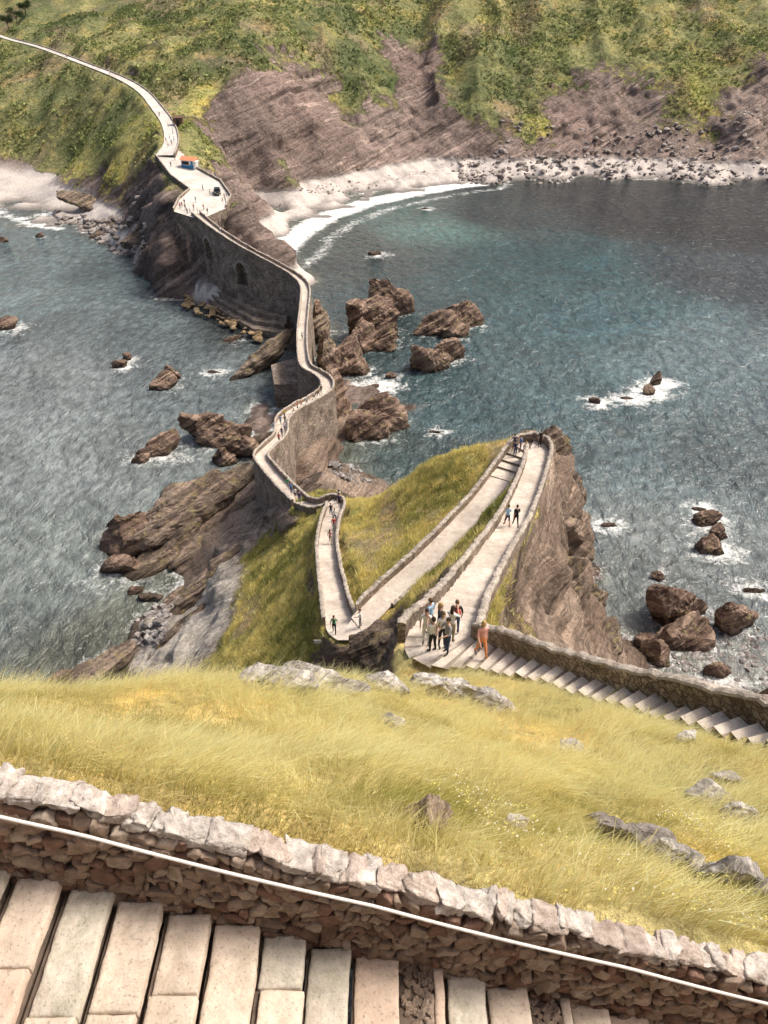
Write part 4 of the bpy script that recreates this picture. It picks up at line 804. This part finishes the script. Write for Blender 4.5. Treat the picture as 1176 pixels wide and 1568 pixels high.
def person_mesh(pose,longhair=False,pack=False,shorts=False):
    J=[];R=[];E=[];Lb=[]
    def j(p,ra,par=None,lab=2):
        J.append(p); R.append(ra if isinstance(ra,tuple) else (ra,ra)); i=len(J)-1
        if par is not None: E.append((par,i)); Lb.append(lab)
        return i
    pel=j((0,0,.95),(.145,.105)); wa=j((0,0,1.10),(.125,.095),pel); ch=j((0,.01,1.30),(.155,.11),wa); nb=j((0,0,1.45),(.075,.07),ch); nk=j((0,.01,1.56),(.05,.05),nb,0)
    step={'stand':.02,'walk':.27,'walk2':.22,'lean':.05,'photo':.04}[pose]
    for sx,ph in ((-1,1),(1,-1)):
        hp=j((sx*.085,0,.86),.088,pel,3); kn=j((sx*.095,step*ph*.45+.03*(pose!='stand'),.49),.06,hp,3 )
        fy=step*ph; an=j((sx*.10,fy-.02,.09),.038,kn,0 if shorts else 3); hl=j((sx*.105,fy+.05,.045),(.042,.04),an,4); j((sx*.11,fy+.16,.035),(.036,.03),hl,4)
        sh=j((sx*.175,0,1.41),.056,ch,2)
        if pose in('walk','walk2'): el=(sx*.23,-.10*ph-.03,1.15); wr=(sx*.22,-.16*ph+.10,.93)
        elif pose=='photo': el=(sx*.22,.13,1.24); wr=(sx*.07,.30,1.45)
        elif pose=='lean': el=(sx*.24,.14,1.17); wr=(sx*.16,.34,1.10)
        else: el=(sx*.235,-.03,1.14); wr=(sx*.235,.04,.90)
        e_=j(el,.041,sh,2); w_=j(wr,.027,e_,0)
        dv=np.array(wr)-np.array(el); dv/=np.linalg.norm(dv); pa=np.array(wr)+dv*.07; pi=j(tuple(pa),(.036,.022),w_,0)
        side=np.cross(dv,[sx,0,0.]); side/=np.linalg.norm(side)+1e-9
        for q,ln in zip((-1.5,-.5,.5,1.5),(.065,.078,.072,.055)):
            f1=pa+dv*.03+side*q*.019; f2=f1+dv*ln*.55; f3=f2+dv*ln*.4+np.array([-sx*.012,.008,0])
            a=j(tuple(f1),.0095,pi,0); b=j(tuple(f2),.0085,a,0); j(tuple(f3),.007,b,0)
        t1=pa-dv*.03+side*.035; t2=t1+dv*.035+side*.015; a=j(tuple(t1),.011,pi,0); j(tuple(t2),.009,a,0)
    me=bpy.data.meshes.new('p'); me.from_pydata(J,E,[]); ob=bpy.data.objects.new('p',me); scene.collection.objects.link(ob)
    md=ob.modifiers.new('s','SKIN'); md.use_smooth_shade=True
    sv=me.skin_vertices[0].data
    for i,ra in enumerate(R): sv[i].radius=ra; sv[i].use_root=(i==0)
    ss=ob.modifiers.new('u','SUBSURF'); ss.levels=1; ss.render_levels=1
    bpy.context.view_layer.update(); ev=ob.evaluated_get(bpy.context.evaluated_depsgraph_get()); bm_=bpy.data.meshes.new_from_object(ev)
    V=[tuple(v.co) for v in bm_.vertices]; Fc=[tuple(p.vertices) for p in bm_.polygons]; Ja=np.array(J); mi=[]
    A=Ja[[e[0] for e in E]];B=Ja[[e[1] for e in E]];AB=B-A
    for p in bm_.polygons:
        c=np.array(p.center); t=np.clip(((c-A)*AB).sum(1)/(AB*AB).sum(1),0,1); dd=np.linalg.norm(c-A-AB*t[:,None],axis=1); k=int(dd.argmin()); l=Lb[k]
        if l==2 and c[2]<.99 and abs(c[0])<.17: l=3
        mi.append(l)
    bpy.data.objects.remove(ob)
    def ell(c,s_,lab,n=10,fn=None,cut=None):
        b=len(V); bm=bmesh.new(); bmesh.ops.create_uvsphere(bm,u_segments=n+4,v_segments=n,radius=1)
        for v in bm.verts:
            x_,y_,z_=v.co; q=np.array([x_*s_[0],y_*s_[1],z_*s_[2]])
            if fn: q=fn(q)
            V.append(tuple(q+np.array(c)))
        for f in bm.faces:
            if cut and not cut(f.calc_center_median()): continue
            Fc.append(tuple(v.index+b for v in f.verts)); mi.append(lab)
        bm.free()
    def hd(q):
        if q[2]<-.02: q[0]*=1+q[2]*3.; q[1]+= .012
        return q
    hc=(0,.02,1.655); ell(hc,(.076,.095,.115),0,14,hd)
    ell((0,.012,1.668),(.084,.102,.116),1,14,None,lambda c:c[2]>.25 or (c[1]<.05 and c[2]>-.55))
    if longhair: ell((0,-.06,1.55),(.075,.05,.15),1,8)
    ell((0,.118,1.645),(.012,.018,.022),0,6); 
    for sx in(-1,1): ell((sx*.076,.015,1.65),(.01,.018,.028),0,6); ell((sx*.03,.103,1.665),(.010,.006,.007),5,6)
    ell((0,.103,1.600),(.022,.006,.006),6,6)
    if pack: ell((0,-.17,1.27),(.13,.08,.20),6,10)
    if pose=='photo': ell((0,.36,1.50),(.04,.008,.07),5,6)
    m2=bpy.data.meshes.new('person'); m2.from_pydata(V,[],Fc); m2.update()
    for k in range(7): m2.materials.append(C_['skin'])
    m2.polygons.foreach_set('material_index',mi); m2.polygons.foreach_set('use_smooth',[True]*len(mi)); m2.update()
    return m2
PMs={}
def person(p,rot,pose='stand',shirt='white',tr='jean',hair='hairD',lh=False,pack=False,shorts=False,h=1.,packc='red'):
    k=(pose,lh,pack,shorts)
    if k not in PMs: PMs[k]=person_mesh(*k)
    o=bpy.data.objects.new('person',PMs[k]); scene.collection.objects.link(o); o.location=p; o.rotation_euler=(0,0,math.radians(rot)); o.scale=(h,h,h)
    for i,n in enumerate(('skin',hair,shirt,tr,'shoe','black',packc)):
        o.material_slots[i].link='OBJECT'; o.material_slots[i].material=C_[n]
q1=isl.copy(); q1[:,2]=np.where(stI_>.1,np.round(q1[:,2]/stI_)*stI_,q1[:,2]); q2=br.copy()
allp=np.vstack([np.c_[q1,np.zeros(len(q1))],np.c_[q2,np.ones(len(q2))]]); app=proj(allp[:,:3])
def onpath(u,v,A=allp,ap=app):
    k=int(np.argmin(np.linalg.norm(ap-np.array([u,v]),axis=1))); z=A[k,2]; p=P(u,v,z)
    d2=np.linalg.norm(A[:,:2]-p[:2],axis=1); k=int(np.argmin(d2+np.abs(A[:,2]-z)*2)); c=A[k]; hw=max(c[3]/2-.3,.05)
    dv=p[:2]-c[:2]; L_=np.linalg.norm(dv)
    if L_>hw: p[:2]=c[:2]+dv/L_*hw
    p[2]=c[2]+.005; return tuple(p)
PP=[(652,985,170,'stand','white','white','hairD',1,0),(662,998,30,'photo','white','black','hairD',0,0),(676,990,200,'stand','white','black','hairB',0,0),(690,982,330,'photo','white','khaki','hairD',1,0),(697,970,10,'stand','black','jean','hairB',0,1),(736,1006,200,'walk','pink','orange','hairF',1,0),(658,968,60,'stand','lblue','khaki','hairB',0,0),(684,1000,120,'lean','grey','navy','hairD',0,0),(672,975,250,'walk','black','khaki','hairF',1,0),
(789,806,10,'walk','black','black','hairD',0,0),(776,806,20,'walk2','lblue','navy','hairB',0,0),(509,972,180,'walk','green','black','hairD',0,1),(552,960,90,'lean','white','grey','hairB',0,0),
(506,832,0,'walk','pink','khaki','hairB',1,0),(512,812,180,'walk2','red','grey','hairD',0,1),(516,800,10,'walk','white','jean','hairB',0,0),(507,790,190,'walk','black','jean','hairD',0,0),(520,775,180,'walk2','navy','black','hairD',0,1),(531,768,90,'stand','black','black','hairD',0,0),(523,768,20,'walk','white','black','hairD',0,0),
(788,700,200,'stand','navy','jean','hairD',0,0),(796,692,100,'stand','blue','grey','hairB',0,0),(803,702,180,'walk','pink','red','hairF',1,0),(786,690,20,'lean','navy','khaki','hairD',0,0),(826,684,200,'stand','black','black','hairD',0,0),
(446,756,180,'walk','blue','navy','hairB',0,0),(452,764,0,'walk2','white','black','hairD',0,0),(459,770,180,'walk','navy','jean','hairD',0,1),(441,748,0,'walk','green','grey','hairB',0,0),
(432,668,0,'walk','navy','black','hairD',0,0),(436,660,180,'walk2','white','jean','hairB',0,0),(432,680,0,'walk','red','black','hairD',0,0),(440,650,0,'stand','black','jean','hairD',0,0),(450,634,90,'walk','white','khaki','hairB',1,0),(462,624,90,'walk2','orange','grey','hairD',0,0),(470,620,270,'walk','lblue','jean','hairD',0,0),(481,612,90,'walk','white','black','hairB',0,0),(488,606,90,'walk','khaki','black','hairD',0,0),(430,650,0,'walk','blue','black','hairD',0,0),(492,602,0,'walk','black','grey','hairD',0,0),(436,640,20,'stand','yellow','jean','hairF',1,0),(456,628,90,'stand','red','jean','hairD',0,0),
(463,520,0,'walk','white','black','hairD',0,0),(380,384,60,'walk','navy','black','hairD',0,0),(338,357,60,'walk','white','jean','hairD',0,0)]
for u,v,ro,po,sh_,tr_,ha,lh,pk in PP: person(onpath(u,v),ro,po,sh_,tr_,ha,bool(lh),bool(pk),po=='walk2' )
def onplaza(u,v):
    p=P(u,v,23)
    for _ in range(6): p=P(u,v,plaza_z(p[0],p[1]))
    return (p[0],p[1],p[2]+.02)
cl_=['white','black','navy','blue','red','grey','lblue','khaki']
r=np.random.default_rng(3)
for u,v in ((284,322),(279,318),(291,326),(297,322),(303,328),(287,328),(312,322),(344,306),(341,311),(346,313),(322,300),(300,310),(330,272),(268,246),(262,256),(311,292),(283,314),(276,320),(347,303),(318,328)):
    person(onplaza(u,v),r.uniform(0,360),str(r.choice(['stand','walk','walk2'])),str(r.choice(cl_)),str(r.choice(['black','jean','khaki','navy'])),str(r.choice(['hairD','hairB'])),False,bool(r.random()<.2))
rda=np.c_[rd,np.zeros(len(rd))]; rdp=proj(rd[:,:3])
for u,v in ((258,226),(263,222),(255,220),(267,218),(260,214),(272,196),(258,196),(265,205),(244,176),(98,88),(64,74),(142,103),(30,64),(168,114)):
    p=onpath(u,v,rda,rdp); person((p[0],p[1],p[2]+.02),r.uniform(0,360),'walk',str(r.choice(cl_)),str(r.choice(['black','jean','khaki'])))
print('people',time.time()-T0)
# ---------------------------------------------------------------- car, kiosk, hut, sign
def bevel_box(name,c,s_,mat,parent,bv=.05,taper=None,rotz=0):
    bm=bmesh.new(); bmesh.ops.create_cube(bm,size=1)
    for v in bm.verts:
        if taper and v.co.z>0: v.co.x*=taper[0]; v.co.y*=taper[1]
        v.co.x*=s_[0];v.co.y*=s_[1];v.co.z*=s_[2]
    if bv: bmesh.ops.bevel(bm,geom=bm.edges[:],offset=bv,segments=2,affect='EDGES')
    me=bpy.data.meshes.new(name); bm.to_mesh(me); bm.free(); me.materials.append(mat)
    o=bpy.data.objects.new(name,me); scene.collection.objects.link(o); o.location=c; o.parent=parent; o.rotation_euler=(0,0,rotz); return o
mp=M('dark_car_paint',.3,.5); mp.col(mp.mix(mp.noise(8,2),(.03,.035,.035),(.05,.055,.055))); mp=mp.m; mg=flat('car_glass',(.03,.04,.05),.1); mt=flat('tyre',(.02,.02,.02),.9); ml=flat('lamp_glass',(.7,.7,.65),.2)
p=onplaza(333,297); car=empty('parked_car',p); car.rotation_euler=(0,0,math.radians(12))
bevel_box('body',(0,0,.72),(1.8,4.3,.75),mp,car,.12); bevel_box('cabin',(0,.25,1.38),(1.66,2.7,.62),mp,car,.1,(.84,.8))
bevel_box('windscreen',(0,-1.02,1.36),(1.40,.14,.44),mg,car,.03); bevel_box('rear_window',(0,1.50,1.38),(1.38,.14,.4),mg,car,.03)
for sx in(-1,1):
    bevel_box('side_window',(sx*.77,.25,1.36),(.06,2.1,.38),mg,car,.02); bevel_box('headlamp',(sx*.65,-2.14,.82),(.32,.08,.18),ml,car,.02); bevel_box('mirror',(sx*1.0,-.85,1.15),(.2,.12,.14),mp,car,.03)
    for sy in(-1.35,1.35): tube('wheel',[(sx*.72,sy,.33),(sx*.74,sy,.33),(sx*.93,sy,.33)],.33,mt,car,16); bevel_box('hub',(sx*.92,sy,.33),(.05,.3,.3),flat('hub',(.4,.4,.4),.4,.8),car,.04)
bevel_box('number_plate',(0,-2.17,.55),(.5,.03,.12),ml,car,.005)
p=onplaza(291,257); kq=empty('refreshment_kiosk',p); kq.rotation_euler=(0,0,math.radians(-20))
mw=flat('white_panel',(.78,.77,.74)); mo=flat('orange_roof',(.72,.30,.16)); mb=flat('blue_panel',(.05,.22,.42)); mdk=flat('dark_opening',(.03,.03,.03))
bevel_box('walls',(0,0,1.2),(4.4,2.6,2.4),mw,kq,.03); bevel_box('blue_base',(0,-1.33,.5),(4.3,.06,.95),mb,kq,.01); bevel_box('serving_hatch',(-.6,-1.33,1.6),(2.4,.05,.9),mdk,kq,.01); bevel_box('counter',(-.6,-1.5,1.08),(2.6,.4,.06),mw,kq,.01); bevel_box('door',(1.6,-1.34,1.35),(.8,.05,1.7),mb,kq,.01)
pyd('roof',[(-2.5,-1.7,2.4),(2.5,-1.7,2.4),(2.5,1.6,2.4),(-2.5,1.6,2.4),(-2.5,0,3.3),(2.5,0,3.3)],[(0,1,5,4),(2,3,4,5),(1,2,5),(3,0,4),(3,2,1,0)],(mo,),parent=kq)
bevel_box('awning',(2.9,-.6,2.2),(1.3,2.,.06),mw,kq,.01); 
for a in((3.4,-1.5),(3.4,.3)): tube('awning_post',[(*a,0),(*a,2.2)],.04,mw,kq,6)
k=pix_index(rd,258,192); nn=normals(rd)[k]; q=rd[k,:2]-nn*(3.6 if nn[0]<0 else -3.6); hz=float(HM(q[0],q[1])[0])
ht=empty('wooden_hut',(q[0],q[1],max(hz,rd[k,2]-.3))); mwd=plain('weathered_wood',(.10,.06,.04),(.2,.13,.09),5)
bevel_box('cabin',(0,0,1.2),(3.2,2.4,2.6),mwd,ht,.03); bevel_box('doorway',(0,-1.22,1.),(.9,.05,2),mdk,ht,.01); pyd('roof',[(-1.9,-1.5,2.5),(1.9,-1.5,2.5),(1.9,1.5,2.9),(-1.9,1.5,2.9),(-1.9,-1.5,2.62),(1.9,-1.5,2.62),(1.9,1.5,3.02),(-1.9,1.5,3.02)],[(4,5,6,7),(3,2,1,0),(0,1,5,4),(1,2,6,5),(2,3,7,6),(3,0,4,7)],(mwd,),parent=ht)
sp=hit(487,994,HI,30,60); sg=empty('path_sign',tuple(sp)); bevel_box('board',(0,0,.75),(.55,.04,.35),mw,sg,.01); tube('post',[(-.2,.05,-.1),(-.2,.05,.9)],.03,mwd,sg,8); tube('post',[(.2,.05,-.1),(.2,.05,.9)],.03,mwd,sg,8)
print('done',time.time()-T0)
